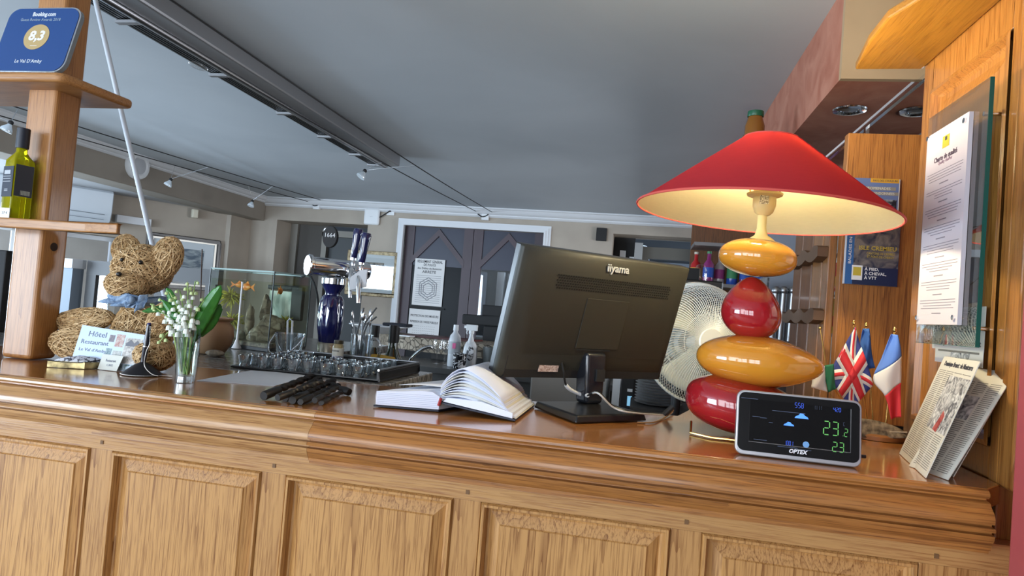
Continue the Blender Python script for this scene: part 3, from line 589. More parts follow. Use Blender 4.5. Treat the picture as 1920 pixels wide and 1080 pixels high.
spot(320, 338, 2.16, 'V', 'U', 'reflector bulb spotlight hanging nearest the shelf post', (-.3, -.3, -1))
spot(473, 378, 2.16, 'V', 'U', 'reflector bulb spotlight hanging nearest the back wall end of the beam', (-.1, -.3, -1))
spot(684, 322, 2.17, 'S', 'R', 'white reflector bulb spotlight hanging just past the end of the heater', (-.5, -.4, -1))
spot(20, 232, 2.14, 'V', 'U', 'spotlight on the left cables hidden behind the oil bottle', (-.3, -.3, -1))
c = PX(257, 311, XBEAM+.02); t = thing('round_speaker', 'round white speaker on the left ceiling beam', 'speaker', (XBEAM, c.y, c.z-.1))
Mx = Matrix.Rotation(PI/2, 4, 'Y'); s = MB(); s.lathe([(.11, 0), (.115, .02), (.105, .05), (.08, .055), (.075, .045), (0, .045)], (XBEAM, c.y, c.z), 32, Mx); s.build('ring', WHITE, t); s = MB(); s.lathe([(.07, .046), (.05, .052), (0, .054)], (XBEAM, c.y, c.z), 24, Mx); s.build('grille', mat('spk_grey', (.5, .52, .55), .6), t)
# long white rod in front of the beam
a = PY(176, -12, 1.75); b = PY(283, 447, 1.85); d = (b-a); e = a+d*((1.16-a.z)/d.z)
s = MB(); s.tube([a-d*.02, e], .0075, 12); tag(s.build('white_pole', mat('pole_white', (.5, .54, .6), .35)), 'slanting white metal pole behind the straw bear', 'pole')
# ================================================================ granite worktop behind the counter and what stands on it
GR = noise_mat('granite', (.07, .065, .06), (.42, .40, .38), (30, 60, 30), 8, 1.2, .18, lo=.35, hi=.7)
s = MB(); s.slab([(-2.4, 1.4565, 1.12), (-.735, 1.4565, 1.12), (-.60, 1.472, 1.12), (-.575, 1.476, 1.12), (-.575, 1.85, 1.12), (-.80, 1.89, 1.12), (-.88, 2.0, 1.12), (-.93, 2.08, 1.12), (-1.04, 2.13, 1.12), (-1.06, 2.75, 1.12), (-2.4, 2.75, 1.12)], (0, 0, .03))
t = thing('granite_worktop', 'speckled grey granite worktop carrying the aquarium and beer taps', 'worktop', (-1.5, 2.1, 0)); s.build('slab', GR, t, smooth=False, bevel=.003)
s = MB(); s.bb((-2.3, 1.475, 0), (-1.07, 2.65, 1.119)); s.bb((-1.069, 1.48, 0), (-.62, 1.82, 1.119)); s.build('base_cabinet', mat('cabinet_grey', (.10, .10, .10), .5), t, smooth=False)
# tray of glasses
t = thing('glass_tray', 'black tray full of small upturned glasses behind the drill bits', 'tray', (-.99, 1.64, 1.151))
tx0, tx1, ty0, ty1 = -1.0, -.60, 1.50, 1.80
s = MB(); s.bb((tx0, ty0, 1.1505), (tx1, ty1, 1.156)); s.bb((tx1-.008, ty0, 1.156), (tx1, ty1, 1.178)); s.bb((tx0, ty1-.01, 1.156), (tx1-.008, ty1, 1.177)); s.build('tray_body', mat('tray_black', (.01, .01, .011), .35), t, smooth=False, bevel=.003)
s = MB(); s.tube([(tx0+.01, ty1-.005, 1.180), (tx1-.003, ty1-.005, 1.181), (tx1-.003, ty0, 1.181)], .003, 8); s.build('rim', STEEL, t)
TUMB = mat('tumbler_glass', (.95, .97, 1), .02, 0, trans=1, ior=1.25)
TUMB = glassy('tumbler_glass2', (.80, .84, .86), .02, .22)
def tumbler(h, r, loc, label, group):
    t = thing('shot_glass', label, 'glass', loc, group=group)
    s = MB(); s.lathe([(r*.75, 0), (r*.78, .004), (r*.9, h*.6), (r, h), (r*.92, h), (r*.8, h*.55), (r*.62, .009), (0, .009)], n=10); s.build('bowl', TUMB, t, world=False); 
    s = MB(); s.lathe([(r*.74, 0), (r*.7, .003), (r*.6, .008), (0, .008)], n=10); s.build('thick_base', glassy('glass_base', (.55, .6, .64), .05, .35), t, world=False); return t
random.seed(4); g0 = None; kk = 0
for i in range(12):
    for j in range(6):
        x = tx0+.03+i*.0435+random.uniform(-.004, .004); y = ty0+.024+j*.045+random.uniform(-.004, .004)
        if x > tx1-.035: continue
        if j >= 4 and abs(x+.82) < .07: continue
        h = 1
        lab = 'small clear shot glass packed upright with others in the black tray'
        if g0 is None: g0 = tumbler(.027, .0185, (x, y, 1.1565), lab, 'shot glasses in the black tray')
        else: copy_thing(g0, TR(x, y, 1.1565) @ RZ(random.random()*6))
# aquarium
C_ = Vector((-1.17, 1.95, 1.152)); Lc = Vector((-1.46, 2.03, 1.152)); Rc = Vector((-1.155, 2.17, 1.152)); Bc = Lc+Rc-C_; HA = .262
ax = thing('aquarium', 'glass aquarium with goldfish, plants and stones on the granite', 'aquarium', (C_+Bc)/2)
ce = (C_+Bc)/2
def ins(p, k, z=0): q = ce+(p-ce)*k; return Vector((q.x, q.y, p.z+z))
s = MB(); s.slab([C_, Rc, Bc, Lc], (0, 0, .010)); s.build('base', mat('aq_base', (.012, .012, .012), .4), ax, smooth=False)
AQG = glassy('aquarium_glass', (.97, .99, .98), 0, .006, .15)
ks = [C_, Rc, Bc, Lc]
for i in range(4):
    a, b = ks[i], ks[(i+1) % 4]; s = MB(); s.slab([ins(a, .998, .0105), ins(b, .998, .0105), ins(b, .985, .0105), ins(a, .985, .0105)], (0, 0, HA-.0105)); s.build('glass_wall', AQG, ax, smooth=False)
s = MB()
for p in ks[:2]+ks[3:]: s.tube([ins(p, .999, .01), ins(p, .999, HA)], .002, 6)
s.build('silicone_seam', mat('seam', (.02, .03, .03), .4), ax)
s = MB()
for i in range(4):
    a, b = ks[i], ks[(i+1) % 4]; s.slab([ins(a, 1.0, HA-.004), ins(b, 1.0, HA-.004), ins(b, .95, HA-.004), ins(a, .95, HA-.004)], (0, 0, .005))
s.build('glass_rim', mat('rim_green', (.45, .6, .58), .15), ax, smooth=False)
WAT = glassy('aquarium_water', (.93, .95, .88), 0, .0, .05)
s = MB(); s.slab([ins(p, .97, .02) for p in ks], (0, 0, HA-.055)); s.build('water', WAT, ax, smooth=False)
s = MB(); s.slab([ins(p, .965, .0105) for p in ks], (0, 0, .014)); s.build('gravel', noise_mat('gravel', (.09, .07, .05), (.25, .2, .14), (90, 90, 90), 3), ax, smooth=False)
bk = mat('filter_black', (.008, .008, .008), .5)
e1 = (Rc-C_).normalized(); e2 = (Lc-C_).normalized()
def AQ(u, v, z): return C_+(Rc-C_)*u+(Lc-C_)*v+UPZ*z
s = MB(); s.slab([AQ(.86, .05, .10), AQ(.95, .05, .10), AQ(.95, .22, .10), AQ(.86, .22, .10)], (0, 0, .12)); s.slab([AQ(.86, .22, .205), AQ(.95, .22, .205), AQ(.95, .62, .205), AQ(.86, .62, .205)], (0, 0, .015)); s.build('filter', bk, ax, smooth=False, bevel=.003)
s = MB(); s.slab([AQ(.90, .23, .10), AQ(.93, .23, .10), AQ(.93, .6, .10), AQ(.90, .6, .10)], (0, 0, .10)); s.build('back_poster', noise_mat('pale_back', (.35, .45, .40), (.75, .82, .76), (30, 30, 14), 3, 1, .6), ax, smooth=False)
random.seed(9)
def rock(c, r, seed, parent, m, name='stone'):
    s = MB()
    def f(p): n = mnoise.noise(Vector((p.x*1.3+seed, p.y*1.3, p.z*1.3)))*.35+mnoise.noise(Vector((p.x*3+seed, p.y*3, p.z*3)))*.16; return p*(1+n)
    s.ball(c, r, 22, 14, fn=f); return s.build(name, m, parent)
RK = noise_mat('rock_brown', (.12, .09, .06), (.34, .28, .2), (40, 40, 40), 5, 1, .8, .4)
rock(AQ(.32, .30, .045), (.055, .04, .03), 1, ax, RK); rock(AQ(.25, .62, .035), (.022, .022, .018), 5, ax, noise_mat('rock_pale', (.25, .24, .21), (.45, .43, .38), (40, 40, 40), 4)); rock(AQ(.55, .30, .075), (.05, .045, .04), 9, ax, RK); rock(AQ(.6, .45, .12), (.018, .022, .06), 13, ax, RK); rock(AQ(.3, .5, .09), (.014, .016, .055), 17, ax, RK)
PLM = noise_mat('pond_weed', (.36, .33, .03), (.62, .58, .10), (30, 30, 30), 2)
for (u, v, z, r_) in ((.25, .80, .165, .042), (.3, .78, .08, .04), (.72, .2, .09, .03)):
    s = MB(); c = AQ(u, v, z)
    for k in range(130):
        d = Vector((random.gauss(0, 1), random.gauss(0, 1), random.gauss(0, .55))).normalized(); L_ = r_*random.uniform(.6, 1.15)
        s.tube([c+d*.003, c+d*L_*.5+Vector((0, 0, .004)), c+d*L_], [.0032, .0026, .001], 4, cap=False)
    s.build('water_plant', PLM, ax)
s = MB(); s.tube([AQ(.25, .80, .02), AQ(.27, .79, .09), AQ(.25, .80, .19)], .0015, 5); s.build('plant_stem', PLM, ax)
GF = noise_mat('goldfish_orange', (.75, .16, .01), (.85, .38, .08), (60, 60, 60), 3, 0, .3)
def goldfish(c, a, label, sc=1):
    t = thing('goldfish', label, 'fish', c, (0, 0, a)); s = MB()
    s.ball((0, 0, 0), (.022*sc, .009*sc, .013*sc), 16, 12, fn=lambda p: Vector((p.x, p.y*(1-.3*abs(p.x)), p.z*(1.0-.35*max(0, -p.x))))); s.build('body', GF, t, world=False)
    s = MB(); s.slab([(-.018*sc, -.0006, 0), (-.04*sc, -.0006, .014*sc), (-.034*sc, -.0006, 0), (-.042*sc, -.0006, -.014*sc)], (0, .0012, 0)); s.build('tail_fin', GF, t, world=False); s = MB(); s.slab([(.008*sc, -.0005, .011*sc), (-.004*sc, -.0005, .021*sc), (-.012*sc, -.0005, .008*sc)], (0, .001, 0)); s.build('dorsal_fin', GF, t, world=False)
    s = MB(); s.ball((.016*sc, .006*sc, .003*sc), .002*sc, 8, 6); s.ball((.016*sc, -.006*sc, .003*sc), .002*sc, 8, 6); s.build('eyes', BLACK, t, world=False)
goldfish(AQ(.15, .5, .205), PI*.9, 'larger orange goldfish high in the left half of the aquarium'); goldfish(AQ(.35, .10, .20), PI*.6, 'orange goldfish swimming near the front glass edge of the aquarium', .9); goldfish(AQ(.5, .85, .21), PI*.1, 'pale orange goldfish at the far left of the aquarium', .8)
s = MB(); a = AQ(.30, .93, .02); 
def AQd(u, v, z): return AQ(u, v, z)
s = MB(); c = AQ(-.08, .42, 0); s.lathe([(.016, 0), (.010, .012), (.004, .03), (.003, .06), (.003, .215), (.004, .22)], (c.x, c.y, 1.1525), 14); tag(s.build('white_stirrer', mat('white_soft', (.75, .75, .76), .4)), 'tall thin white funnel-footed stick standing before the aquarium', 'stick')
s = MB(); c = AQ(-.16, .72, 0); s.box((c.x, c.y, 1.178), (.048, .003, .045), Matrix.Rotation(-.25, 4, 'Z')); o = s.build('price_card', WHITE, smooth=False); tag(o, 'small white card with a red stripe standing before the aquarium', 'card')
s = MB(); M = Matrix.Rotation(-.25, 4, 'Z'); s.box(Vector((c.x, c.y, 1.180))+M @ Vector((-.011, -.0018, 0)), (.009, .0006, .038), M @ Matrix.Rotation(.35, 4, 'Y')); s.build('red_stripe', mat('red_stripe', (.6, .12, .12), .5), o, smooth=False)
s = MB(); s.lathe([(.03, 0), (.042, .01), (.046, .03), (.044, .05), (.042, .05), (.04, .012), (0, .01)], (c.x-.045, c.y-.035, 1.1515), 20); tag(s.build('plant_bowl', glassy('bowl_teal', (.35, .55, .5), 0, .2)), 'small teal glass bowl standing by the left front of the aquarium', 'bowl')
# terracotta pot
s = MB(); c = PZ(386, 664, 1.15); s.lathe([(.032, 0), (.04, .004), (.056, .03), (.062, .055), (.058, .08), (.048, .093), (.046, .097), (.056, .104), (.057, .108), (.044, .108), (.04, .09), (.05, .05), (0, .03)], (c.x, c.y+.02, 1.151), 36)
tag(s.build('terracotta_pot', noise_mat('terracotta', srgb('8f6c50'), srgb('a98562'), (6, 6, 6), 3, 0, .7)), 'round brown clay pot half hidden behind the flower vase', 'pot')
s = MB(); s.ball((c.x+.065, c.y-.05, 1.161), (.028, .02, .010), 16, 10); tag(s.build('brown_stone', RK), 'flat brown pebble beside the clay pot', 'pebble')
# beer tower
BLU = mat('cobalt_ceramic', (.008, .010, .075), .08, 0, coat=1)
bx, by = -.995, 2.02
t = thing('beer_tower', 'cobalt blue ceramic beer tower with chrome cross tube and two tap handles', 'beer tap', (bx, by, 1.151))
s = MB(); n = 40
pr_ = [(.022, 0), (.026, .01), (.024, .02), (.026, .035), (.034, .055), (.040, .10), (.040, .15), (.037, .185), (.033, .197), (.025, .202), (.025, .212), (.036, .23), (.038, .236)]
vs = []; fs = []
for r, z in pr_:
    for k in range(n):
        fl = 1+(.05 if .06 <= z <= .185 else 0)*math.cos(k*2*PI*10/n); vs.append(Vector((r*fl*math.cos(2*PI*k/n), r*fl*math.sin(2*PI*k/n), z+.0)))
for i in range(len(pr_)-1):
    for k in range(n): fs.append((i*n+k, i*n+(k+1) % n, (i+1)*n+(k+1) % n, (i+1)*n+k))
s.add(vs, fs); s.build('column', BLU, t, world=False)
s = MB(); s.lathe([(.030, -.001), (.034, .0), (.034, .04), (.030, .045)], n=24); s.build('foot_ring', mat('bronze_foot', (.28, .25, .2), .3, .8), t, world=False)
s = MB(); s.lathe([(.036, .236), (.040, .238), (.040, .256), (.034, .260), (.0, .260)], n=24); s.build('collar', CHROME, t, world=False)
ca = Vector((-.055, -.085, .291)); cb = Vector((.07, .05, .291)); ud = (cb-ca).normalized()
Mq = ud.to_track_quat('Z', 'Y').to_matrix().to_4x4()
s = MB(); s.lathe([(0, 0), (.032, 0), (.036, .004), (.036, .012), (.030, .016), (.030, .20), (.026, .21), (0, .21)], ca, 28, Mq); s.build('cross_tube', CHROME, t, world=False)
s = MB(); s.tube([(-.012, -.01, .372), (-.038, -.01, .42)], .010, 12); s.build('medallion_stem', mat('clear_stem', (.7, .7, .72), .15, .5), t, world=False)
s = MB(); hd = [Vector((-.012+math.cos(a)*.026, -.034, .390+math.sin(a)*.038*(1 if math.sin(a) > 0 else .9))) for a in [2*PI*k/24 for k in range(24)]]; s.slab(hd, (0, .014, 0)); md = s.build('medallion', MATTBLACK, t, world=False, smooth=False, bevel=.002)
text('1664', TR(bx-.012, by-.0345, 1.151+.396) @ Matrix.Rotation(PI/2, 4, 'X'), .02, mat('silver_text', (.6, .6, .62), .3), md, 'lettering')
def tapset(q, hx):
    s = MB(); s.ball(q, (.024, .024, .022), 16, 12); s.tube([q, q+Vector((.012, -.035, -.005)), q+Vector((.02, -.05, -.035)), q+Vector((.026, -.056, -.085))], [.012, .01, .007, .006], 10); s.build('tap_valve', CHROME, t, world=False)
    s = MB(); s.lathe([(.006, .0), (.008, .015), (.006, .02), (.010, .024), (.010, .032)], q+Vector((0, 0, .015)), 14); s.build('handle_ferrule', CHROME, t, world=False)
    s = MB(); s.lathe([(.010, 0), (.013, .01), (.0145, .05), (.019, .095), (.0195, .115), (.016, .124), (0, .126)], q+Vector((hx, 0, .042)), 20, Matrix.Rotation(.10, 4, 'Y') @ Matrix.Scale(.82, 4)); s.build('tap_handle', BLU, t, world=False)
tapset(Vector((.062, -.0, .283)), 0); tapset(Vector((.105, -.03, .268)), 0)
s = MB(); s.tube([(-.03, -.03, .30), (-.05, -.04, .26), (-.06, -.05, .18)], .003, 6)
cl = [PY(x, y, 1.95) for x, y in ((676, 506), (689, 505), (686, 538), (654, 545), (656, 520))]
s = MB(); s.slab(cl, (0, .006, 0)); tag(s.build('white_cloth', mat('cloth_white', (.62, .63, .66), .9), smooth=False, bevel=.002), 'white cloth hanging from the right-hand beer tap', 'cloth')
s = MB(); s.tube(spline([PY(565, 520, 2.1), PY(580, 517, 2.05), PY(592, 540, 2.05), PY(597, 575, 2.07), PY(598, 640, 2.1)], 6), .0035, 6); tag(s.build('black_cable', MATTBLACK), 'black cable arching from the aquarium filter behind the beer tower', 'cable')
# glass ice bucket with wire handle
c = PZ(577, 668, 1.15); c.y = 1.85; c = Vector((-1.045, 1.86, 1.151))
t = thing('ice_bucket', 'clear glass ice bucket with drooping wire handle before the beer tower', 'bucket', c)
s = MB(); s.lathe([(.030, 0), (.034, .003), (.045, .07), (.048, .074), (.045, .074), (.031, .006), (0, .006)], n=28); s.build('bowl', glassy('bucket_glass', (.84, .88, .9), 0, .16), t, world=False)
s = MB(); s.tube(spline([(-.049, -.002, .068), (-.051, -.03, .035), (-.03, -.052, .012), (0, -.056, .006), (.03, -.052, .020), (.048, -.03, .048), (.049, -.002, .068)], 5), .0022, 8); s.build('wire_handle', CHROME, t, world=False)
s = MB(); s.tube([(-.005, 0, .012), (-.018, .01, .11), (-.012, .01, .118), (-.002, .01, .112), (.008, 0, .012)], .003, 8); s.build('ice_tongs', mat('tongs', (.5, .52, .54), .3, .6), t, world=False)
# mug of straws and spoons
c = Vector((-.815, 1.772, 1.157)); c = Vector((-.80, 1.84, 1.151))
t = thing('beer_mug', 'ribbed glass beer mug holding spoons and straws beside the tower', 'mug', c)
MG = glassy('mug_glass', (.80, .83, .85), .02, .20)
s = MB(); s.lathe([(.030, 0), (.033, .004), (.031, .03), (.033, .06), (.034, .092), (.031, .092), (.028, .03), (.027, .008), (0, .008)], n=24); s.build('body', MG, t, world=False)
s = MB(); s.tube(spline([(.031, 0, .08), (.055, -.004, .078), (.063, -.006, .05), (.052, -.004, .02), (.030, 0, .016)], 5), .0045, 8); s.build('handle', MG, t, world=False)
random.seed(3)
for k in range(9):
    a = random.uniform(0, 2*PI); r1 = random.uniform(0, .012); q0 = c+Vector((r1*math.cos(a), r1*math.sin(a), .012)); q1 = c+Vector((.026*math.cos(a)-.006, .024*math.sin(a), random.uniform(.105, .15)))
    sp = thing('teaspoon', 'steel teaspoon standing handle down in the glass beer mug', 'spoon', q0, group='teaspoons in the beer mug')
    s = MB(); s.tube([q0, q1], .0016, 6); s.build('handle', STEEL, sp); s = MB(); d = (q1-q0).normalized(); s.ball(q1+d*.012, (.006, .003, .014), 10, 8, (d.to_track_quat('Z', 'Y')).to_matrix().to_4x4()); s.build('bowl', CHROME, sp)
for (ex, ey, bx_, by_, lab) in ((673, 612, 682, 577, 'shortest grey straw'), (686, 603, 706, 577, 'upper bent grey straw'), (690, 606, 706, 594, 'lower bent grey straw')):
    p0 = c+Vector((0, 0, .014)); p1 = PY(ex-6, ey+10, 1.84); p2 = PY(ex, ey, 1.84); p3 = PY(bx_, by_, 1.84)
    s = MB(); s.tube([p0, p1.lerp(p0, .1), p2, p3], .0026, 8); tag(s.build('drinking_straw', mat('straw_grey', (.09, .095, .1), .4)), lab+' sticking out of the glass beer mug', 'straw')
# spice bottle
c = Vector((-.855, 1.812, 1.1515)); c = PZ(646, 679, 1.1515); c.z = 1.1515; c = Vector((-.835, 1.76, 1.1572)); 
t = thing('pepper_bottle', 'small spice bottle with printed white label before the beer mug', 'bottle', c)
s = MB(); s.lathe([(.015, 0), (.016, .003), (.016, .05), (.012, .058)], n=20); s.build('body', mat('spice_glass', (.30, .24, .12), .2), t, world=False); s = MB(); s.lathe([(.013, .058), (.0135, .061), (.0135, .068), (0, .068)], n=20); s.build('cap', mat('dark_cap', (.05, .04, .02), .4), t, world=False)
s = MB(); s.lathe([(.0163, .008), (.0163, .046)], n=24, cap=False); lb = s.build('label_band', mat('label_cream', (.62, .6, .52), .6), t, world=False)
s = MB(); s.lathe([(.01655, .010), (.01655, .024)], n=24, cap=False); s.build('blue_print', noise_mat('blue_print', (.02, .03, .12), (.7, .7, .75), (160, 160, 160), 2, 0, .6), lb if False else t, world=False)
text('POIVRE', TR(c.x, c.y-.0167, c.z+.038) @ Matrix.Rotation(PI/2, 4, 'X'), .007, INK, t, 'lettering')
# low back worktop with wine bottles
s = MB(); s.bb((-1.03, 1.91, .90), (-.28, 2.6, .93)); s.bb((-1.0, 1.93, 0), (-.36, 2.5, .8999)); o = s.build('sink_unit', mat('sink_steel', (.16, .165, .17), .35, .7), smooth=False); tag(o, 'dark steel sink unit behind the glass tray', 'sink unit')
def bottle(x, y, z, h, r, gm, capm, label, lab=None, name='wine_bottle'):
    t = thing(name, label, 'bottle', (x, y, z)); s = MB(); s.lathe([(r*.9, 0), (r, .006), (r, h*.55), (r*.85, h*.63), (r*.42, h*.74), (r*.36, h*.80), (r*.36, h*.97), (r*.40, h*.975), (r*.4, h), (0, h)], n=24); s.build('body', gm, t, world=False)
    s = MB(); s.lathe([(r*.40, h*.82), (r*.41, h*.83), (r*.42, h*1.004), (0, h*1.005)], n=20); s.build('foil_cap', capm, t, world=False)
    if lab: s = MB(); s.lathe([(r*1.01, h*.15), (r*1.01, h*.42)], n=24, cap=False); s.build('label_band', lab, t, world=False)
    return t
WG = mat('wine_green', (.012, .02, .006), .08, 0, coat=.6); FB = mat('foil_black', (.012, .012, .013), .5)
p = PY(704, 611, 2.2); bottle(p.x, 2.2, .931, p.z-.931, .038, WG, FB, 'dark green bottle with grey neck band, nearest the beer mug', mat('lab', (.5, .5, .48), .7))
s = MB(); s.lathe([(.0165, 0), (.0165, .035)], (p.x, 2.2, p.z-.075), 20, cap=False); tag(s.build('neck_band', mat('neck_grey', (.4, .42, .42), .5)), 'grey paper band round the neck of the bottle nearest the beer mug', 'paper band')
p = PY(713, 613, 2.28); bottle(p.x+.03, 2.36, .931, p.z-.931, .038, mat('wine_olive', (.05, .05, .012), .08, coat=.6), FB, 'olive green bottle just behind the grey banded one')
p = PY(738, 610, 2.2); bottle(p.x+.01, 2.18, .931, p.z-.931, .038, WG, FB, 'dark wine bottle standing alone between the cloth and the tap')
s = MB(); a = PY(670, 668, 1.95); b = PY(726, 672, 1.95); c_ = PY(726, 682, 1.95); d = PY(700, 684, 1.95)
s.slab([(a.x+.03, 1.932, 1.166), (b.x, 1.932, 1.1585), (b.x+.01, 2.0, 1.1585), (a.x+.04, 2.02, 1.162)], (0, 0, .012)); 
c = (a+b)/2
tag(s.build('yellow_cloth', noise_mat('cloth_yellow', (.42, .24, .02), (.55, .34, .04), (30, 30, 30), 4, 0, .9, .5), bevel=.005, bseg=3), 'folded yellow cloth lying behind the black glass tray', 'cloth')
s = MB(); s.bb((-.79, 1.93, .9305), (b.x+.02, 2.03, 1.158)); tag(s.build('black_crate', mat('crate_black', (.014, .014, .015), .5), smooth=False, bevel=.004), 'black crate carrying the yellow cloth', 'crate')
# tap of the sink
t = thing('sink_tap', 'chrome swan neck tap at the bar sink', 'tap', (-.56, 2.4, .931)); pts = [PY(x, y, 2.4) for x, y in ((764, 692), (772, 672), (790, 656), (806, 650), (812, 653))]; s = MB(); s.tube([Vector((pts[0].x, 2.4, .931)), pts[0]]+spline(pts, 5), .007, 10); s.build('spout', CHROME, t)
# bar ledge with mosaic edge, dishes on it
MOS = voro('mosaic_edge', (.16, .12, .08), (.42, .36, .28), 26, .10)
a = PY(762, 632, 4.6); ztop = 1.085
led = thing('mosaic_ledge', 'pale bar ledge with small stone mosaic edge in front of the double door', 'bar ledge', (-.7, 4.8, 0))
s = MB(); path = [(-2.1, 5.2), (-1.9, 4.85), (-1.62, 4.66), (-1.25, 4.58), (-.8, 4.56), (1.2, 4.56)]
s.slab([(x, y, ztop-.10) for x, y in path]+[(1.2, 5.1, ztop-.10), (-1.5, 5.1, ztop-.10)], (0, 0, .10)); s.build('mosaic_rim', MOS, led, smooth=False)
s = MB(); s.bb((-1.5, 4.75, 0), (1.15, 5.05, ztop-.101)); s.build('ledge_wall', mat('ledge_dark', (.035, .032, .03), .7), led, smooth=False)
s = MB(); s.bb((-1.75, 4.1, .90), (-.1, 4.7, .935)); s.bb((-1.7, 4.15, 0), (-.15, 4.6, .8999)); tag(s.build('back_worktop', mat('worktop_dark', (.07, .07, .07), .35), smooth=False), 'dark staff worktop under the mosaic ledge carrying spray bottles', 'worktop')
for k in range(3):
    x0_ = PY(775+k*1, 700, 3.6).x
p = PY(722, 622, 4.85); t = thing('serving_dish', 'large round steel serving dish on the left end of the mosaic ledge', 'dish', (p.x-.05, 4.85, ztop+.0005)); 
s = MB(); s.lathe([(.13, 0), (.20, .05), (.235, .055), (.235, .059), (.195, .054), (.12, .006), (0, .006)], n=36); s.build('bowl', mat('dish_steel', (.70, .71, .73), .5, .35), t, world=False)
s = MB(); s.slab([(.06, -.10, .062), (.24, -.06, .062), (.26, .04, .062), (.08, .06, .062)], (0, 0, .025)); s.build('dark_napkin', mat('navy_cloth', (.02, .022, .03), .9), t, world=False, smooth=False, bevel=.008)
p = PY(660, 612, 4.9); s = MB(); s.lathe([(.09, 0), (.16, .03), (.175, .05), (.17, .052), (.09, .006), (0, .006)], (p.x+.08, 4.9, 1.07), 30); s.lathe([(.10, -.012), (.10, 0)], (p.x+.08, 4.9, 1.07), 24)
s = MB(); p = PY(820, 624, 4.85)
s.slab([(p.x-.22, 4.70, ztop+.001), (p.x+.30, 4.72, ztop+.001), (p.x+.34, 4.95, ztop+.001), (p.x-.15, 4.98, ztop+.001)], (0, 0, .012)); tag(s.build('red_menu', mat('menu_red', (.07, .012, .012), .5), smooth=False), 'dark red menu folder lying on the mosaic ledge', 'menu folder')
s = MB(); p = PY(785, 624, 4.8); s.slab([(p.x-.10, 4.64, ztop+.001), (p.x-.01, 4.63, ztop+.001), (p.x+.01, 4.72, ztop+.001), (p.x-.08, 4.73, ztop+.001)], (0, 0, .008)); tag(s.build('paper_sheets', PAPER, smooth=False), 'white papers lying between the dish and the red menu', 'papers')
# cleaning bottles
def pz(px, py, Y): return PY(px, py, Y).z
zw = .9355
p = PY(853, 640, 4.3); t = thing('cleaner_bottle', 'white cleaner bottle with pink label left of the spray bottle', 'bottle', (p.x, 4.3, zw)); hh = PY(855, 609, 4.3).z-zw
s = MB(); s.lathe([(.038, 0), (.041, .006), (.041, hh*.62), (.034, hh*.74), (.016, hh*.82), (.015, hh*.86)], n=24); s.build('body', mat('bottle_milk', (.62, .64, .67), .3), t, world=False); s = MB(); s.lathe([(.017, hh*.86), (.018, hh*.87), (.017, hh), (0, hh)], n=18); s.build('cap', WHITE, t, world=False)
s = MB(); s.lathe([(.0415, hh*.30), (.0415, hh*.60)], n=24, cap=False); s.build('label_band', mat('lab_grey', (.45, .47, .5), .6), t, world=False); s = MB(); s.box((.008, -.0415, hh*.5), (.022, .003, hh*.13)); s.build('pink_patch', mat('pink', (.7, .12, .3), .5), t, world=False, smooth=False)
p = PY(883, 640, 4.28); t = thing('spray_bottle', 'white trigger spray bottle on the staff worktop', 'spray bottle', (p.x, 4.28, zw)); hh = PY(885, 608, 4.28).z-zw
s = MB(); s.ball((0, 0, hh*.32), (.05, .03, hh*.32), 20, 14, fn=lambda q: Vector((math.copysign(abs(q.x)**.6, q.x)*(1-.35*max(0, q.z)), q.y, math.copysign(abs(q.z)**.55, q.z)))); s.lathe([(.026, hh*.55), (.014, hh*.72), (.013, hh*.80)], n=18); s.build('body', mat('bottle_white2', (.66, .68, .70), .3), t, world=False)
s = MB(); s.box((.0, 0, hh*.92), (.075, .028, .04)); s.box((-.042, 0, hh*.93), (.02, .016, .018)); s.tube([(-.028, 0, hh*.88), (-.034, 0, hh*.80), (-.028, 0, hh*.76)], .005, 6); s.lathe([(.018, hh*.78), (.018, hh*.86)], n=16); s.build('trigger_head', WHITE, t, world=False, bevel=.004)
s = MB(); s.ball((.008, -.03, hh*.34), (.026, .003, .05), 14, 8); s.build('label_oval', noise_mat('lab_bw', (.03, .03, .04), (.7, .7, .72), (45, 45, 45), 2, 0, .5, lo=.45, hi=.55), t, world=False)
p = PY(862, 680, 4.2); t = thing('patterned_mug', 'black and white patterned mug before the cleaner bottle', 'mug', (p.x-.0, 4.19, zw)); s = MB(); s.lathe([(.04, 0), (.043, .004), (.045, .10), (.041, .10), (.039, .008), (0, .008)], n=24); s.build('body', noise_mat('mug_pattern', (.01, .01, .012), (.6, .6, .62), (38, 38, 38), 2, 1.5, .25, lo=.5, hi=.55), t, world=False)
for k, (px_) in enumerate((820, 828, 837)):
    p = PY(px_, 660, 4.35); s = MB(); s.lathe([(.028, 0), (.03, .002), (.004, .008), (.004, .075), (.03, .10), (.036, .15), (.03, .17), (.028, .17), (.034, .15), (.028, .102), (0, .08)], (p.x, 4.35+.08*(k % 2), zw), 18); tag(s.build('stem_glass', GLASS), 'stemmed wine glass on the staff worktop beside the cleaner bottle', 'wine glass', 'stemmed glasses under the ledge')
p = PY(918, 690, 4.3); s = MB(); s.lathe([(.045, 0), (.05, .005), (.06, .14), (.06, .15), (.056, .15), (.046, .01), (0, .01)], (p.x, 4.32, zw), 24); tag(s.build('grey_jar', mat('jar_grey', (.10, .11, .11), .4)), 'dark grey beaker right of the spray bottle', 'beaker')
# black silhouette of a chair-like shelf by the door pane
p = PY(925, 605, 5.4); s = MB(); s.bb((p.x-.22, 5.2, 1.20), (p.x+.15, 5.4, 1.28)); s.bb((p.x-.06, 5.2, 1.28), (p.x+.15, 5.4, 1.37)); s.bb((p.x-.04, 5.22, 0), (p.x+.13, 5.38, 1.1999)); tag(s.build('card_terminal_stand', MATTBLACK, smooth=False, bevel=.01), 'black stand beyond the mosaic ledge before the right door pane', 'stand')
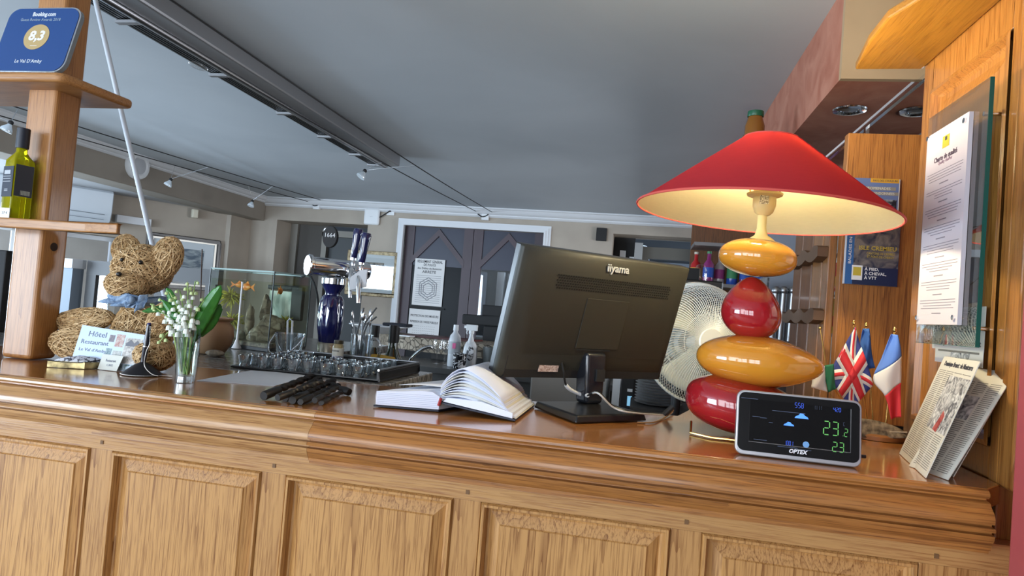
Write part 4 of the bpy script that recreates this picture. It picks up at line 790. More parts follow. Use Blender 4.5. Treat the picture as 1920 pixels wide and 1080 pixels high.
# staff side, right: fridge, appliance, shelf of bottles
s = MB(); a = PY(1000, 712, 2.6); b = PY(1105, 766, 2.6); s.bb((a.x-.01, 2.6, 0), (b.x+.06, 3.0, a.z+.03)); o = s.build('white_fridge', noise_mat('fridge_front', srgb('8d8a85'), srgb('9a9792'), (2, 2, 2), 2), smooth=False, bevel=.006); tag(o, 'grey white cabinet front seen under the monitor', 'fridge')
a = PY(1150, 705, 2.5); b = PY(1164, 705, 2.5); s = MB(); s.bb((a.x, 2.5, 0), (b.x, 2.9, a.z)); tag(s.build('upright_board', WHITE, smooth=False), 'narrow white panel seen just right of the monitor foot', 'panel')
a = PY(1166, 700, 2.4); b = PY(1192, 700, 2.4); s = MB(); s.bb((a.x, 2.4, 0), (b.x, 2.49, a.z+.02)); o = s.build('card_printer', MATTBLACK, smooth=False, bevel=.004); tag(o, 'black till printer with blue light right of the monitor foot', 'printer'); 
q = PY(1180, 752, 2.395); s = MB(); s.box((q.x, 2.397, q.z), (.016, .004, .035)); s.build('blue_lamp', mat('blue_glow', (.2, .5, .7), .4, emit=(.25, .55, .8), es=.6), o, smooth=False); q = PY(1181, 732, 2.395); s = MB(); s.box((q.x, 2.397, q.z), (.018, .004, .010)); s.build('white_tag', WHITE, o, smooth=False)
a = PY(1197, 716, 2.55); b = PY(1232, 716, 2.55); s = MB(); s.bb((a.x, 2.55, 0), (b.x, 2.9, a.z)); tag(s.build('grey_box', mat('box_grey', srgb('605d58'), .6), smooth=False), 'dull grey box between the printer and the plate stack', 'box')
pl = PY(1250, 705, 2.2); t = None
for k in range(12):
    z = PY(1250, 764, 2.2).z+k*.0092; 
    if t is None:
        s = MB(); s.lathe([(.05, 0), (.075, .006), (.078, .008), (.05, .003), (0, .003)], (pl.x-.02, 2.25, z), 28); t = s.build('plate', mat('plate_grey', (.42, .41, .39), .35)); tag(t, 'off-white plate in the stack beside the fan', 'plate', 'stacked plates beside the fan')
    else: q = t.copy(); COL.objects.link(q); q.location.z += k*.0092
zpl = PY(1250, 764, 2.2).z
s = MB(); s.bb((pl.x-.11, 2.12, 0), (pl.x+.20, 2.39, zpl-.0005)); tag(s.build('low_cupboard', mat('cup_dark', (.03, .03, .03), .5), smooth=False), 'low dark cupboard carrying the plate stack', 'cupboard')
# coffee machine (black) with bottles shelf behind
a = PY(1268, 522, 3.0); b = PY(1356, 530, 3.0); s = MB(); s.bb((a.x, 3.0, 0), (b.x, 3.4, a.z)); o = s.build('black_cooler', mat('cooler_black', (.012, .012, .013), .3), smooth=False, bevel=.006); tag(o, 'tall black cooler cabinet behind the white fan', 'cooler cabinet')
s = MB(); s.bb((a.x+.01, 2.996, a.z-.05), (a.x+.08, 2.999, a.z-.045)); s.build('chrome_line', CHROME, o, smooth=False)
a2 = PY(1279, 497, 3.1); b2 = PY(1309, 500, 3.1); s = MB(); zz = o.location.z+0; s.slab([(a2.x-.005, 3.05, a.z+.0005), (b2.x+.005, 3.05, a.z+.0005), (b2.x+.005, 3.2, a.z+.0005), (a2.x-.005, 3.2, a.z+.0005)], (0, 0, .055)); tag(s.build('black_box', MATTBLACK, smooth=False, bevel=.004), 'small black box on top of the black cooler', 'box')
c = PY(1318, 500, 3.15); s = MB(); s.lathe([(.028, 0), (.03, .005), (.03, .06), (.02, .085), (.012, .09)], (c.x+.0, 3.25, a.z+.0005), 18); tag(s.build('water_jug', GLASS), 'clear glass jug on the black cooler beside the small box', 'jug')
# liquor shelf
sh = thing('bottle_shelf', 'dark shelf unit of colourful liquor bottles behind the lamp', 'shelf unit', (.55, 4.1, 0))
x0_, x1_ = PY(1352, 500, 4.1).x, .95
s = MB(); s.bb((x0_-.17, 4.30, 0), (x1_, 4.33, 2.0)); s.build('back_board', WALNUT, sh, smooth=False)
for z in (1.36, 1.60, 1.84): s = MB(); s.bb((x0_-.17, 4.02, z-.02), (x1_, 4.2999, z)); s.build('shelf_board', mat('steel_shelf', (.2, .2, .21), .4, .5), sh, smooth=False)
random.seed(12)
CB = [(.45, .02, .02), (.02, .08, .4), (.55, .25, .03), (.05, .25, .1), (.6, .55, .45), (.02, .02, .03), (.35, .3, .3), (.5, .4, .05), (.25, .03, .15)]
cn = ['red', 'blue', 'orange', 'green', 'cream', 'black', 'grey', 'yellow', 'purple']
bm_ = {}; kx = 0
for z in (1.36, 1.60):
    for i in range(10):
        x = x0_-.14+i*.072; k = random.randrange(9)
        if k not in bm_:
            bm_[k] = thing('liquor_bottle', '%s liquor bottle on the shelf unit behind the lamp' % cn[k], 'bottle', (x, 4.12+random.uniform(0, .08), z+.0003), group='%s liquor bottles on the shelf' % cn[k]); s = MB(); h_ = random.uniform(.19, .215)
            s.lathe([(.03, 0), (.032, .005), (.032, h_*.6), (.012, h_*.75), (.012, h_*.93)], n=16); s.build('body', mat('liq%d' % k, CB[k], .15, coat=.5), bm_[k], world=False); s = MB(); s.lathe([(.014, h_*.93), (.014, h_), (0, h_)], n=14); s.build('cap', mat('liqcap%d' % k, CB[(k+4) % 9], .4), bm_[k], world=False); s = MB(); s.lathe([(.0324, h_*.2), (.0324, h_*.5)], n=16, cap=False); s.build('label_band', mat('liqlab%d' % k, CB[(k+2) % 9], .6), bm_[k], world=False)
        else: copy_thing(bm_[k], TR(x, 4.12+random.uniform(0, .08), z+.0003))
# jar on the high shelf by the beam
c = PY(1413, 248, 2.6); zj = c.z-.03
s = MB(); s.bb((c.x-.045, 2.53, zj-.02), (.52, 2.68, zj)); tag(s.build('high_shelf', WALNUT, smooth=False), 'dark high shelf fixed to the rose beam', 'shelf')
t = thing('preserve_jar', 'amber preserve jar with green lid on the high shelf above the lamp', 'jar', (c.x, 2.58, zj+.0005)); zt2 = PY(1413, 210, 2.58).z-zj
s = MB(); s.lathe([(.03, 0), (.036, .006), (.036, zt2*.45), (.03, zt2*.65), (.026, zt2*.8)], n=24); s.build('body', mat('amber_jar', (.22, .085, .012), .2, coat=.4), t, world=False); s = MB(); s.lathe([(.029, zt2*.8), (.030, zt2*.82), (.029, zt2), (0, zt2)], n=24); s.build('lid', mat('green_lid', (.01, .10, .05), .35), t, world=False)
# chrome draught handles and crumpled foil behind the red stone
c = PY(1480, 560, 2.4)
t = thing('coffee_machine', 'steel coffee machine with chrome upright levers behind the lamp', 'coffee machine', (c.x, 2.5, 0))
s = MB(); zt3 = PY(1480, 520, 2.5).z; s.bb((PY(1440, 560, 2.5).x, 2.5, 0), (.45, 2.8, zt3)); s.build('body', noise_mat('foil', (.08, .09, .1), (.45, .47, .5), (18, 18, 18), 3, 1.5, .3, metal=.6), t, smooth=False)
for px_ in (1455, 1470, 1487):
    p0 = PY(px_, 545, 2.40); p1 = PY(px_-8, 640, 2.40); s = MB(); s.tube([p1, p0], .012, 12); s.ball(p0, .016, 12, 8); s.tube([p0, p0+Vector((0, .1, 0))], .008, 8); s.build('lever', mat('lever_steel', (.30, .31, .33), .35, .9), t)
s = MB(); s.bb((PY(1440, 440, 2.9).x, 2.9, 0), (.66, 2.93, 2.0)); tag(s.build('grey_board', mat('lav_grey', srgb('8b92a0'), .6), smooth=False), 'pale grey board standing behind the coffee machine', 'board')
# slatted rack at the side with scalloped bars
rk = thing('bottle_rack', 'dark walnut slatted rack with scalloped bars left of the pine board', 'rack', (.47, 1.85, 0))
for i, (ya, yb) in enumerate(((1.752, 1.80), (1.812, 1.90), (1.912, 2.02), (2.03, 2.12))):
    s = MB(); s.bb((.455, ya, 1.0), (.475, yb, 1.765)); s.build('plank', WALNUT if i > 1 else wood('slat_light', (.30, .13, .04), (.10, .04, .01), 'z', ring=10, seed=29), rk, smooth=False, bevel=.003)
for zc in (1.40, 1.56, 1.74):
    s = MB(); pts = [(.43, 1.755+.365*k/48, zc+.012+.006*math.sin(k*PI/8)) for k in range(49)]; pb = [(.43, 1.755+.365*k/48, zc-.012-.010*abs(math.sin(k*PI/16))) for k in range(48, -1, -1)]
    s.slab(pts+pb, (.0245, 0, 0)); s.build('scalloped_bar', mat('bar_brown', (.12, .065, .035), .5), rk, smooth=False)
b_ = PY(1566, 800, 1.69); b_.z = 1.151; q = PY(1538, 615, b_.y)
t = thing('brass_rod', 'thin brass rod with ball tip leaning by the slatted rack', 'rod', b_); s = MB(); s.tube([q, b_], .0016, 8); s.build('shaft', BRASS, t); s = MB(); s.ball(q, .004, 10, 8); s.build('tip', BRASS, t)
# ================================================================ table lamp
LM = Vector((.226, 1.31, 1.151))
lamp = thing('table_lamp', 'table lamp of stacked red and amber glazed stones under a wide red shade', 'lamp', LM)
RED = noise_mat('red_glaze', (.30, .008, .014), (.36, .012, .018), (6, 6, 6), 2, 0, .07, coat=1); AMB = noise_mat('amber_glaze', (.60, .24, .022), (.70, .30, .03), (7, 7, 7), 3, 0, .08, coat=1)
def LP(x, z, y=0): return LM+Vector((x, y, z))
def stone(c, r, m, tilt=0, fn=None, yaw=0):
    s = MB(); s.ball(c, r, 48, 32, Matrix.Rotation(yaw, 4, 'Z') @ Matrix.Rotation(tilt, 4, 'Y'), fn); return s.build('glazed_stone', m, lamp)
se = lambda e: (lambda p: Vector((math.copysign(abs(p.x)**e, p.x), math.copysign(abs(p.y)**e, p.y), math.copysign(abs(p.z)**e, p.z))))
def f1(p): return Vector((p.x, p.y, math.copysign(abs(p.z)**.9, p.z)))
pz_ = [PY(*q, 1.31) for q in ((1385, 772), (1424, 677), (1411, 577), (1420, 483))]
def f4(p): return Vector((p.x*(1+.06*p.z), p.y, math.copysign(abs(p.z)**.8, p.z)*(1-.06*p.x)))
stone(Vector((pz_[0].x+.004, 1.31, 1.207)), (.104, .085, .053), RED, .10, f4)
def f3(p): k = p.x; w = 1-.30*max(0, k)**1.6; return Vector((k, p.y*w, math.copysign(abs(p.z)**.92, p.z)*w))
stone(Vector((pz_[1].x-.001, 1.31, 1.293)), (.115, .08, .049), AMB, .03, f3)
def f2(p): t = (p.z+1)/2; w = 1.0-.42*t**2.0; return Vector((p.x*w+.13*(1-t)*(1-t)-.05, p.y*w, p.z))
stone(Vector((pz_[2].x-.002, 1.31, 1.392)), (.060, .055, .060), RED, .02, f2)
stone(Vector((pz_[3].x, 1.31, 1.489)), (.0715, .06, .0362), AMB, .06, f1)
sx = pz_[3].x
s = MB(); s.lathe([(.030, -.006), (.022, .002), (.012, .009), (.0085, .022), (.0085, .05), (.0105, .052)], (sx+.004, 1.31, 1.523), 24); s.build('neck', mat('neck_cream', (.85, .70, .30), .3), lamp)
s = MB(); s.lathe([(.010, .0), (.017, .006), (.021, .018), (.021, .034), (.032, .038), (.033, .042), (.021, .044), (.021, .06), (.019, .066), (0, .066)], (sx+.006, 1.31, 1.570), 26); sk = s.build('bulb_socket', mat('socket_cream', (.78, .62, .28), .35), lamp)
s = MB(); s.box((sx+.002, 1.31-.0215, 1.597), (.016, .001, .016)); s.build('rating_sticker', noise_mat('sticker', (.2, .15, .05), (.9, .85, .6), (400, 400, 400), 1), sk, smooth=False)
s = MB(); s.ball((sx+.006, 1.31, 1.665), (.026, .026, .034), 20, 14); s.build('bulb', mat('bulb_glow', (1, .9, .7), .4, emit=(1, .78, .42), es=14), lamp)
# shade: cone with linen skin and pale lining
SC = Vector((PY(1429, 403, 1.31).x, 1.31, PY(1443, 403, 1.31).z)); SR, ST, SH = .236, .050, .146
def shade_mat(name, c, tr, w):
    m = bpy.data.materials.new(name); m.use_nodes = True; N = m.node_tree.nodes; L = m.node_tree.links; N.clear()
    o = N.new('ShaderNodeOutputMaterial'); d = N.new('ShaderNodeBsdfDiffuse'); t = N.new('ShaderNodeBsdfTranslucent'); x = N.new('ShaderNodeMixShader')
    tc = N.new('ShaderNodeTexCoord'); n = N.new('ShaderNodeTexNoise'); n.inputs['Scale'].default_value = 60; n.inputs['Detail'].default_value = 2
    mp = N.new('ShaderNodeMapping'); mp.inputs['Scale'].default_value = (1, 1, 9); L.new(tc.outputs['Object'], mp.inputs[0]); L.new(mp.outputs[0], n.inputs[0])
    r = N.new('ShaderNodeValToRGB'); r.color_ramp.elements[0].color = (c[0]*.86, c[1]*.86, c[2]*.86, 1); r.color_ramp.elements[1].color = (*c, 1); L.new(n.outputs[0], r.inputs[0])
    L.new(r.outputs[0], d.inputs[0]); t.inputs[0].default_value = (*tr, 1); x.inputs[0].default_value = w; L.new(d.outputs[0], x.inputs[1]); L.new(t.outputs[0], x.inputs[2]); L.new(x.outputs[0], o.inputs[0]); return m
SHM = shade_mat('red_linen', (.46, .045, .06), (.75, .07, .07), .30); LIN = shade_mat('cream_lining', (.80, .76, .48), (.85, .75, .45), .35)
tilt = Matrix.Rotation(.05, 4, 'Y')
s = MB(); s.lathe([(SR, 0), (SR*.5+ST*.5+.001, SH*.5), (ST, SH)], SC, 96, tilt, cap=False); shd = s.build('lamp_shade', SHM, lamp)
s = MB(); s.lathe([(SR-.002, -.0), (SR*.5+ST*.5-.001, SH*.5-.001), (ST-.002, SH-.001)], SC, 96, tilt, cap=False); s.build('shade_lining', LIN, lamp)
s = MB(); s.tube([SC+tilt @ Vector((SR*math.cos(a), SR*math.sin(a), 0)) for a in [2*PI*k/96 for k in range(96)]], .0022, 6, closed=True); s.tube([SC+tilt @ Vector((ST*math.cos(a), ST*math.sin(a), SH)) for a in [2*PI*k/48 for k in range(48)]], .0018, 6, closed=True); s.build('shade_binding', mat('binding_red', (.62, .09, .07), .7), shd)
s = MB(); a0 = -.62; s.slab([SC+tilt @ Vector((SR*math.cos(a), SR*math.sin(a), 0))*1.0 for a in (a0, a0+.03)]+[SC+tilt @ Vector((ST*math.cos(a), ST*math.sin(a), SH)) for a in (a0+.03, a0)], (math.cos(a0)*.0012, math.sin(a0)*.0012, .001)); s.build('shade_seam', SHM, shd, smooth=False)
s = MB()
for k in range(3): a = 2*PI*k/3+.4; s.tube([Vector((sx+.006, 1.31, 1.612)), Vector((sx+.006+.03*math.cos(a), 1.31+.03*math.sin(a), 1.614)), SC+tilt @ Vector((ST*math.cos(a), ST*math.sin(a), SH-.002))], .0014, 6)
s.build('shade_carrier', BRASS, lamp)
s = MB(); q = PZ(1297, 812, 1.151); s.tube([(q.x, 1.30, 1.168), (q.x-.003, 1.262, 1.153), (q.x+.03, 1.235, 1.153), (q.x+.12, 1.235, 1.153), (q.x+.15, 1.262, 1.153)], .0024, 8); s.build('wire_foot', BRASS, lamp)
l = bpy.data.lights.new('lamp_bulb_light', 'POINT'); l.energy = 15; l.color = (1, .85, .55); l.shadow_soft_size = .03
lo = bpy.data.objects.new('lamp_bulb_light', l); COL.objects.link(lo); lo.location = (sx+.006, 1.31, 1.70-.0)
lo.location.z = 1.712
# ================================================================ weather station
bl = PZ(1378, 850, ZT+.002); br = PZ(1616, 878, ZT+.002); 
ux = (br-bl); ux.z = 0; Wst = ux.length; ux.normalize(); nb = Vector((-ux.y, ux.x, 0))
tiltv = (UPZ*math.cos(.16)+nb*math.sin(.16)).normalized(); Hst = .103
ws = thing('weather_station', 'black weather station with silver rim and lit figures on the counter edge', 'weather station', bl+ux*Wst/2)
FM = frame3(bl, ux, tiltv) # x right, y up along the face, z = out towards the viewer
WORLD[ws.name] = ws.matrix_world.copy()
def rrect(x0, y0, x1, y1, r, n=6):
    out = []
    for cx, cy, a in ((x1-r, y0+r, -PI/2), (x1-r, y1-r, 0), (x0+r, y1-r, PI/2), (x0+r, y0+r, PI)):
        for k in range(n+1): t_ = a+PI/2*k/n; out.append((cx+r*math.cos(t_), cy+r*math.sin(t_)))
    return out
if FM.col[2].y > 0: FM = frame3(bl, ux, tiltv)
def WSf(mb_fn, name, m, par=None, **k):
    s = MB(); s.T = FM; mb_fn(s); return s.build(name, m, par or ws, **k)
rr = rrect(0, 0, Wst, Hst, .012); WSf(lambda s: s.slab([(x, y, -.014) for x, y in rr], (0, 0, .012)), 'silver_rim', mat('rim_silver', (.42, .42, .44), .35, .7), smooth=False, bevel=.0015)
r2 = rrect(.003, .0065, Wst-.0035, Hst-.0035, .010); WSf(lambda s: s.slab([(x, y, -.002) for x, y in r2], (0, 0, .0015)), 'front_face', mat('gloss_black', (.006, .006, .007), .12), smooth=False)
WSf(lambda s: s.slab([(x, y, -.030) for x, y in rrect(.02, .0135, Wst-.02, Hst-.015, .01)], (0, 0, .0155)), 'back_case', BLACK, smooth=False)
sx0, sx1, sy0, sy1 = .020, Wst-.0165, .0215, Hst-.014
WSf(lambda s: s.slab([(x, y, -.0005) for x, y in rrect(sx0, sy0, sx1, sy1, .001, 1)], (0, 0, .0004)), 'display', mat('lcd_black', (.003, .003, .004), .06), smooth=False)
WSf(lambda s: (s.tube([(sx0, sy0, 0), (sx1, sy0, 0), (sx1, sy1, 0)], .0005, 4)), 'display_edge', mat('edge_grey', (.2, .2, .2), .3), smooth=False)
SEG = {'0': 'abcdef', '1': 'bc', '2': 'abged', '3': 'abgcd', '4': 'fgbc', '5': 'afgcd', '6': 'afgedc', '7': 'abc', '8': 'abcdefg', '9': 'abcdfg', 'C': 'afed', 'T': 'afe', '-': 'g', 'l': 'f'}
BLUE = mat('lcd_blue', (.02, .05, .3), .5, emit=(.05, .13, .8), es=1.0); BLUEB = mat('lcd_blue_cloud', (.05, .2, .7), .5, emit=(.08, .25, .9), es=.9); GRN = mat('lcd_green', (.05, .3, .08), .5, emit=(.10, .26, .05), es=.9); DIM = mat('lcd_dim', (.05, .07, .12), .5, emit=(.03, .04, .07), es=.4)
def digits(st, x, y, w, h, m, name='digit', sp=1.35):
    for ch in st:
        if ch == '.':
            s = MB(); s.T = FM; s.box((x-w*.1, y+h*.05, .0002), (w*.16, h*.07, .0002)); s.build('decimal_point', m, ws, smooth=False); x += w*.25; continue
        if ch == ' ': x += w*.6; continue
        s = MB(); s.T = FM; t_ = w*.17
        for g in SEG[ch]:
            X, Y, dx, dy = {'a': (w/2, h, w*.7, t_), 'b': (w, h*.75, t_, h*.42), 'c': (w, h*.25, t_, h*.42), 'd': (w/2, 0, w*.7, t_), 'e': (0, h*.25, t_, h*.42), 'f': (0, h*.75, t_, h*.42), 'g': (w/2, h/2, w*.7, t_)}[g]
            s.box((x+X, y+Y, .0002), (dx, dy, .0002))
        s.build(name, m, ws, smooth=False); x += w*sp+t_
k_ = Wst/.235
def fx(p): return p*Wst
def fy(p): return p*Hst
# fractions of the face measured in the photograph
digits('23', fx(.70), fy(.44), fx(.046), fy(.20), GRN, sp=1.30); digits('.2', fx(.855), fy(.44), fx(.026), fy(.115), GRN); digits('C', fx(.855), fy(.60), fx(.012), fy(.05), DIM)
digits('23', fx(.772), fy(.20), fx(.035), fy(.14), GRN, sp=1.3); digits('.', fx(.885), fy(.20), fx(.03), fy(.10), GRN)
digits('558', fx(.47), fy(.80), fx(.016), fy(.075), BLUE, sp=1.4); digits('11 11', fx(.62), fy(.80), fx(.010), fy(.06), DIM, sp=1.3); digits('420', fx(.775), fy(.80), fx(.014), fy(.06), BLUE, sp=1.35)
digits('1001', fx(.395), fy(.215), fx(.012), fy(.065), BLUE, sp=1.35)
def cloud(cx, cy, w, m=BLUEB):
    s = MB(); s.T = FM
    pts = [(-.5, -.12), (.5, -.12), (.42, .02), (.25, .10), (.12, .24), (-.10, .26), (-.24, .10), (-.42, .02)]; s.slab([(fx(cx)+x*w, fy(cy)+y*w, .0001) for x, y in pts], (0, 0, .0002)); s.build('cloud_symbol', m, ws, smooth=False)
cloud(.525, .665, .021); cloud(.425, .53, .016)
s = MB(); s.T = FM; s.slab([(fx(.565)+.0048*math.cos(a), fy(.255)+.0048*math.sin(a), .0001) for a in [2*PI*k/20 for k in range(20)]], (0, 0, .0002)); s.build('moon_symbol', mat('lcd_moon', (.1, .2, .35), .5, emit=(.05, .13, .28), es=1), ws, smooth=False)
for (x, y, w) in ((.16, .60, .012), (.22, .59, .010), (.28, .53, .006), (.20, .25, .02), (.10, .87, .026), (.42, .72, .05), (.42, .185, .03), (.565, .17, .016)):
    s = MB(); s.T = FM; s.box((fx(x), fy(y), .0002), (w, .0008, .0002)); s.build('faint_marking', DIM, ws, smooth=False)
text('OPTEX', FM @ TR(fx(.50), .0135, .0003), .0085, mat('logo_white', (.75, .75, .78), .5), ws, 'logo', bold=.04, shear=.25)
s = MB(); s.T = FM; s.tube([(Wst-.025, .018, -.02), (Wst+.012, .018, -.022)], .0028, 8); s.build('power_plug', BLACK, ws)
# ================================================================ monitor
mw, mh = .455, .274
wv = Vector((.735, .678, 0)).normalized(); nv = Vector((wv.y, -wv.x, 0)) # nv points to the viewer side
tl_ = .27; upv = (UPZ*math.cos(tl_)+nv*math.sin(tl_)).normalized()
MBL = PY(931, 711, 1.285)
MM = frame3(MBL, wv, upv) # z local = out of the back
mon = thing('computer_monitor', 'black computer monitor seen from behind on a flat angled foot', 'monitor', (-.10, 1.37, 1.151))
zb = MM.to_3x3() @ Vector((0, 0, 1))
MBK = mat('monitor_black', (.034, .034, .027), .5)
def mo(fn, name, m, par=None, **k): s = MB(); s.T = MM; fn(s); return s.build(name, m, par or mon, **k)
mo(lambda s: s.bb((0, 0, -.040), (mw, mh, -.022)), 'screen_bezel', mat('bezel_dark', (.02, .022, .026), .3), smooth=False, bevel=.002)
mo(lambda s: s.bb((.012, .014, -.0412), (mw-.012, mh-.012, -.0402)), 'screen', mat('screen_off', (.01, .01, .012), .05), smooth=False)
def shell(s):
    r_ = [(0, 0, mw, mh, -.0218), (0, 0, mw, mh, -.012), (.012, .010, mw-.012, mh-.012, -.004), (.030, .055, mw-.035, mh-.040, .004), (.05, .06, mw-.055, mh-.055, .006)]
    vs = []
    for a, b, c, d, z in r_: vs += [(a, b, z), (c, b, z), (c, d, z), (a, d, z)]
    s.add(vs, [(i*4+k, i*4+(k+1) % 4, (i+1)*4+(k+1) % 4, (i+1)*4+k) for i in range(len(r_)-1) for k in range(4)]+[(16, 17, 18, 19)])
bs = mo(shell, 'back_shell', MBK, smooth=True, bevel=.004, bseg=3, sangle=60)
mo(lambda s: s.bb((.17, .075, .0062), (.285, .185, .0075)), 'mount_cover', MBK, smooth=False, bevel=.001)
mo(lambda s: s.bb((.175, .071, .0068), (.265, .073, .0085)), 'cover_slot', MATTBLACK, smooth=False)
def vents(s):
    for j in range(6):
        for i in range(50):
            x = .085+i*.0062+(j % 2)*.0031; 
            if x < mw-.06: s.box((x, mh-.047-j*.0052, .0064), (.0034, .0030, .0006))
mo(vents, 'ventilation_grille', mat('vent_dark', (.002, .002, .002), .9), bs, smooth=False)
text('iiyama', MM @ TR(.235, mh-.021, .0022) @ Matrix.Rotation(-.13, 4, 'X'), .024, mat('logo_grey', (.55, .56, .54), .4), mon, 'logo', bold=.01, depth=.0012)
mo(lambda s: s.bb((.015, .004, -.010), (.44, .050, -.002)), 'port_recess', MATTBLACK, smooth=False)
mo(lambda s: s.bb((.095, .018, -.001), (.145, .034, .0)), 'rating_label', noise_mat('rating_label', (.35, .22, .18), (.72, .62, .58), (120, 300, 300), 2, 0, .5), smooth=False)
# neck and foot
npos = MBL+wv*.228+nv*.012; npos.z = 1.151
s = MB(); fw_ = wv; dn = nv
def nq(a, b, z): p = Vector((npos.x, npos.y, 0))+wv*a+nv*b; p.z = z; return p
s.hexa([nq(-.024, -.018, 1.166), nq(.022, -.018, 1.166), nq(.022, .022, 1.166), nq(-.024, .022, 1.166)], [nq(-.030, -.02, 1.275), nq(.026, -.02, 1.275), nq(.026, .022, 1.275), nq(-.030, .022, 1.275)]); s.build('neck', mat('neck_black', (.016, .018, .024), .22, coat=.5), mon, smooth=True, bevel=.008, bseg=4)
s = MB(); s.hexa([nq(-.004, .0221, 1.215), nq(.018, .0221, 1.215), nq(.018, .027, 1.215), nq(-.004, .027, 1.215)], [nq(-.004, .0221, 1.24), nq(.018, .0221, 1.24), nq(.018, .027, 1.24), nq(-.004, .027, 1.24)]); s.build('cable_clip', MATTBLACK, mon, smooth=False)
fp = [PZ(1080, 794, 1.152), PZ(1213, 789, 1.152), None, PZ(1000, 764, 1.152)]
fb = fp[1]+(fp[3]-fp[0])*.95; 
s = MB(); s.hexa([fp[0], fp[1], fb, fp[3]], [p+UPZ*.014+((fp[0]+fb)/2-p)*.05 for p in (fp[0], fp[1], fb, fp[3])]); s.build('foot', mat('foot_black', (.012, .012, .013), .3), mon, smooth=False, bevel=.003)
s = MB(); c0 = MM @ Vector((.15, .035, -.002)); pts = [c0+UPZ*.012, c0+zb*.012-UPZ*.01, MM @ Vector((.165, -.008, .02)), MM @ Vector((.21, -.022, .03)), PY(1120, 735, 1.28), PY(1150, 762, 1.30), PY(1185, 772, 1.32), PZ(1250, 776, 1.156), PZ(1262, 768, 1.157)]
pth = spline(pts, 6); s.tube(pth, .0022, 8); s.build('black_cable', BLACK, mon)
pts2 = [p+Vector((.001, -.003, .004)) for p in pth[14:21]]; s = MB(); s.tube(pth[11:20], .0042, 10); s.build('ferrite_sleeve', WHITE, mon)
s = MB(); s.tube([p+Vector((0, -.005, -.001)) for p in pth[22:]], .0018, 8); s.build('white_cable', mat('cable_grey', (.5, .5, .48), .5), mon)
s = MB(); q = PZ(1262, 770, 1.16); s.tube(spline([PZ(1195, 792, 1.1525), PZ(1225, 792, 1.1525), PZ(1245, 784, 1.1525), q], 5), .0016, 6); tag(s.build('loose_cable', mat('cable_brown', (.25, .14, .06), .5)), 'thin brown cable lying on the counter right of the monitor foot', 'cable')
# ================================================================ fan
FC = PY(1309, 642, 1.86); fR = .162
fan = thing('desk_fan', 'white desk fan with domed wire cage between monitor and lamp', 'fan', (FC.x+.03, FC.y+.08, .93))
fd = Vector((.42, -.88, .08)).normalized() # facing
FMx = fd.to_track_quat('Z', 'X').to_matrix().to_4x4(); FMx.translation = FC
FW = mat('fan_white', (.74, .77, .72), .35)
def cage(s, zs, sw, n=104):
    for k in range(n):
        a = 2*PI*k/n; pth_ = []
        for i in range(9):
            t_ = i/8; r = .035+(fR-.035)*math.sin(t_*PI/2)**.9; z = zs*(.065*math.cos(t_*PI/2)**.8)
            aa = a+sw*t_*t_; pth_.append((r*math.cos(aa), r*math.sin(aa), z))
        s.tube(pth_, .0011, 3, cap=False)
    for rr_ in (.075, .12, fR): s.tube([(rr_*math.cos(b), rr_*math.sin(b), zs*(.065*math.sqrt(max(0, 1-(rr_/fR)**2)))) for b in [2*PI*k/48 for k in range(48)]], .0013, 4, closed=True)
s = MB(); s.T = FMx; cage(s, 1, .55); s.build('front_cage', FW, fan)
s = MB(); s.T = FMx; cage(s, -1, -.55); s.build('rear_cage', FW, fan)
s = MB(); s.T = FMx; s.tube([(fR*math.cos(b), fR*math.sin(b), 0) for b in [2*PI*k/64 for k in range(64)]], .004, 8, closed=True); s.build('cage_ring', FW, fan)
s = MB(); s.T = FMx; s.lathe([(0, .070), (.034, .069), (.037, .064), (.030, .055)], n=28); s.build('badge', FW, fan)
for k in range(3):
    s = MB(); s.T = FMx @ Matrix.Rotation(2*PI*k/3+.5, 4, 'Z')
    s.grid(lambda u, v: Vector(((.02+.118*v)*math.cos((u-.5)*1.35*(.45+.55*v)+.25*v), (.02+.118*v)*math.sin((u-.5)*1.35*(.45+.55*v)+.25*v), .018*(u-.5))), 8, 8); s.build('blade', mat('blade_white', (.66, .70, .62), .4), fan, solid=.002)
s = MB(); s.T = FMx; s.lathe([(0, -.03), (.02, -.03), (.022, .02), (0, .022)], n=20); s.lathe([(.03, -.056), (.045, -.07), (.045, -.12), (.03, -.14), (0, -.14)], n=24); s.build('motor_housing', FW, fan)
s = MB(); b0 = FC-fd*.10; s.tube([b0, Vector((b0.x, b0.y, .96))], .014, 12); s.build('stand', mat('stand_black', (.02, .02, .022), .4), fan); s = MB(); s.lathe([(.10, 0), (.10, .01), (.04, .025), (0, .03)], (b0.x, b0.y, .931), 32); s.build('base', mat('stand_black', (.02, .02, .022), .4), fan)
s = MB(); s.bb((b0.x-.13, b0.y-.13, .0), (b0.x+.16, b0.y+.12, .9305)); tag(s.build('low_cabinet', mat('cup_dark2', (.03, .03, .032), .5), smooth=False), 'low dark cabinet on which the white fan stands', 'cabinet')
q0 = PY(1237, 775, 1.50); q1 = PY(1268, 752, 1.50); s = MB(); s.tube([PZ(1245, 778, 1.156), PY(1262, 762, 1.44)], .006, 8); tag(s.build('black_plug', MATTBLACK), 'black plug lying at the back edge of the counter by the fan', 'plug')
# ================================================================ guest book
def PT(px, py): return PZ(px, py, ZT+.0015)
bkA, bkB, bkC = PT(700, 762), PT(822, 772), PT(966, 790); bkD = PT(1004, 760)
gb = thing('guest_book', 'thick open guest book with curling pages before the monitor', 'book', bkB)
dv = Vector((.10, .26, 0)).normalized(); Ld = .255
dl = Vector((.20, .22, 0)).normalized()
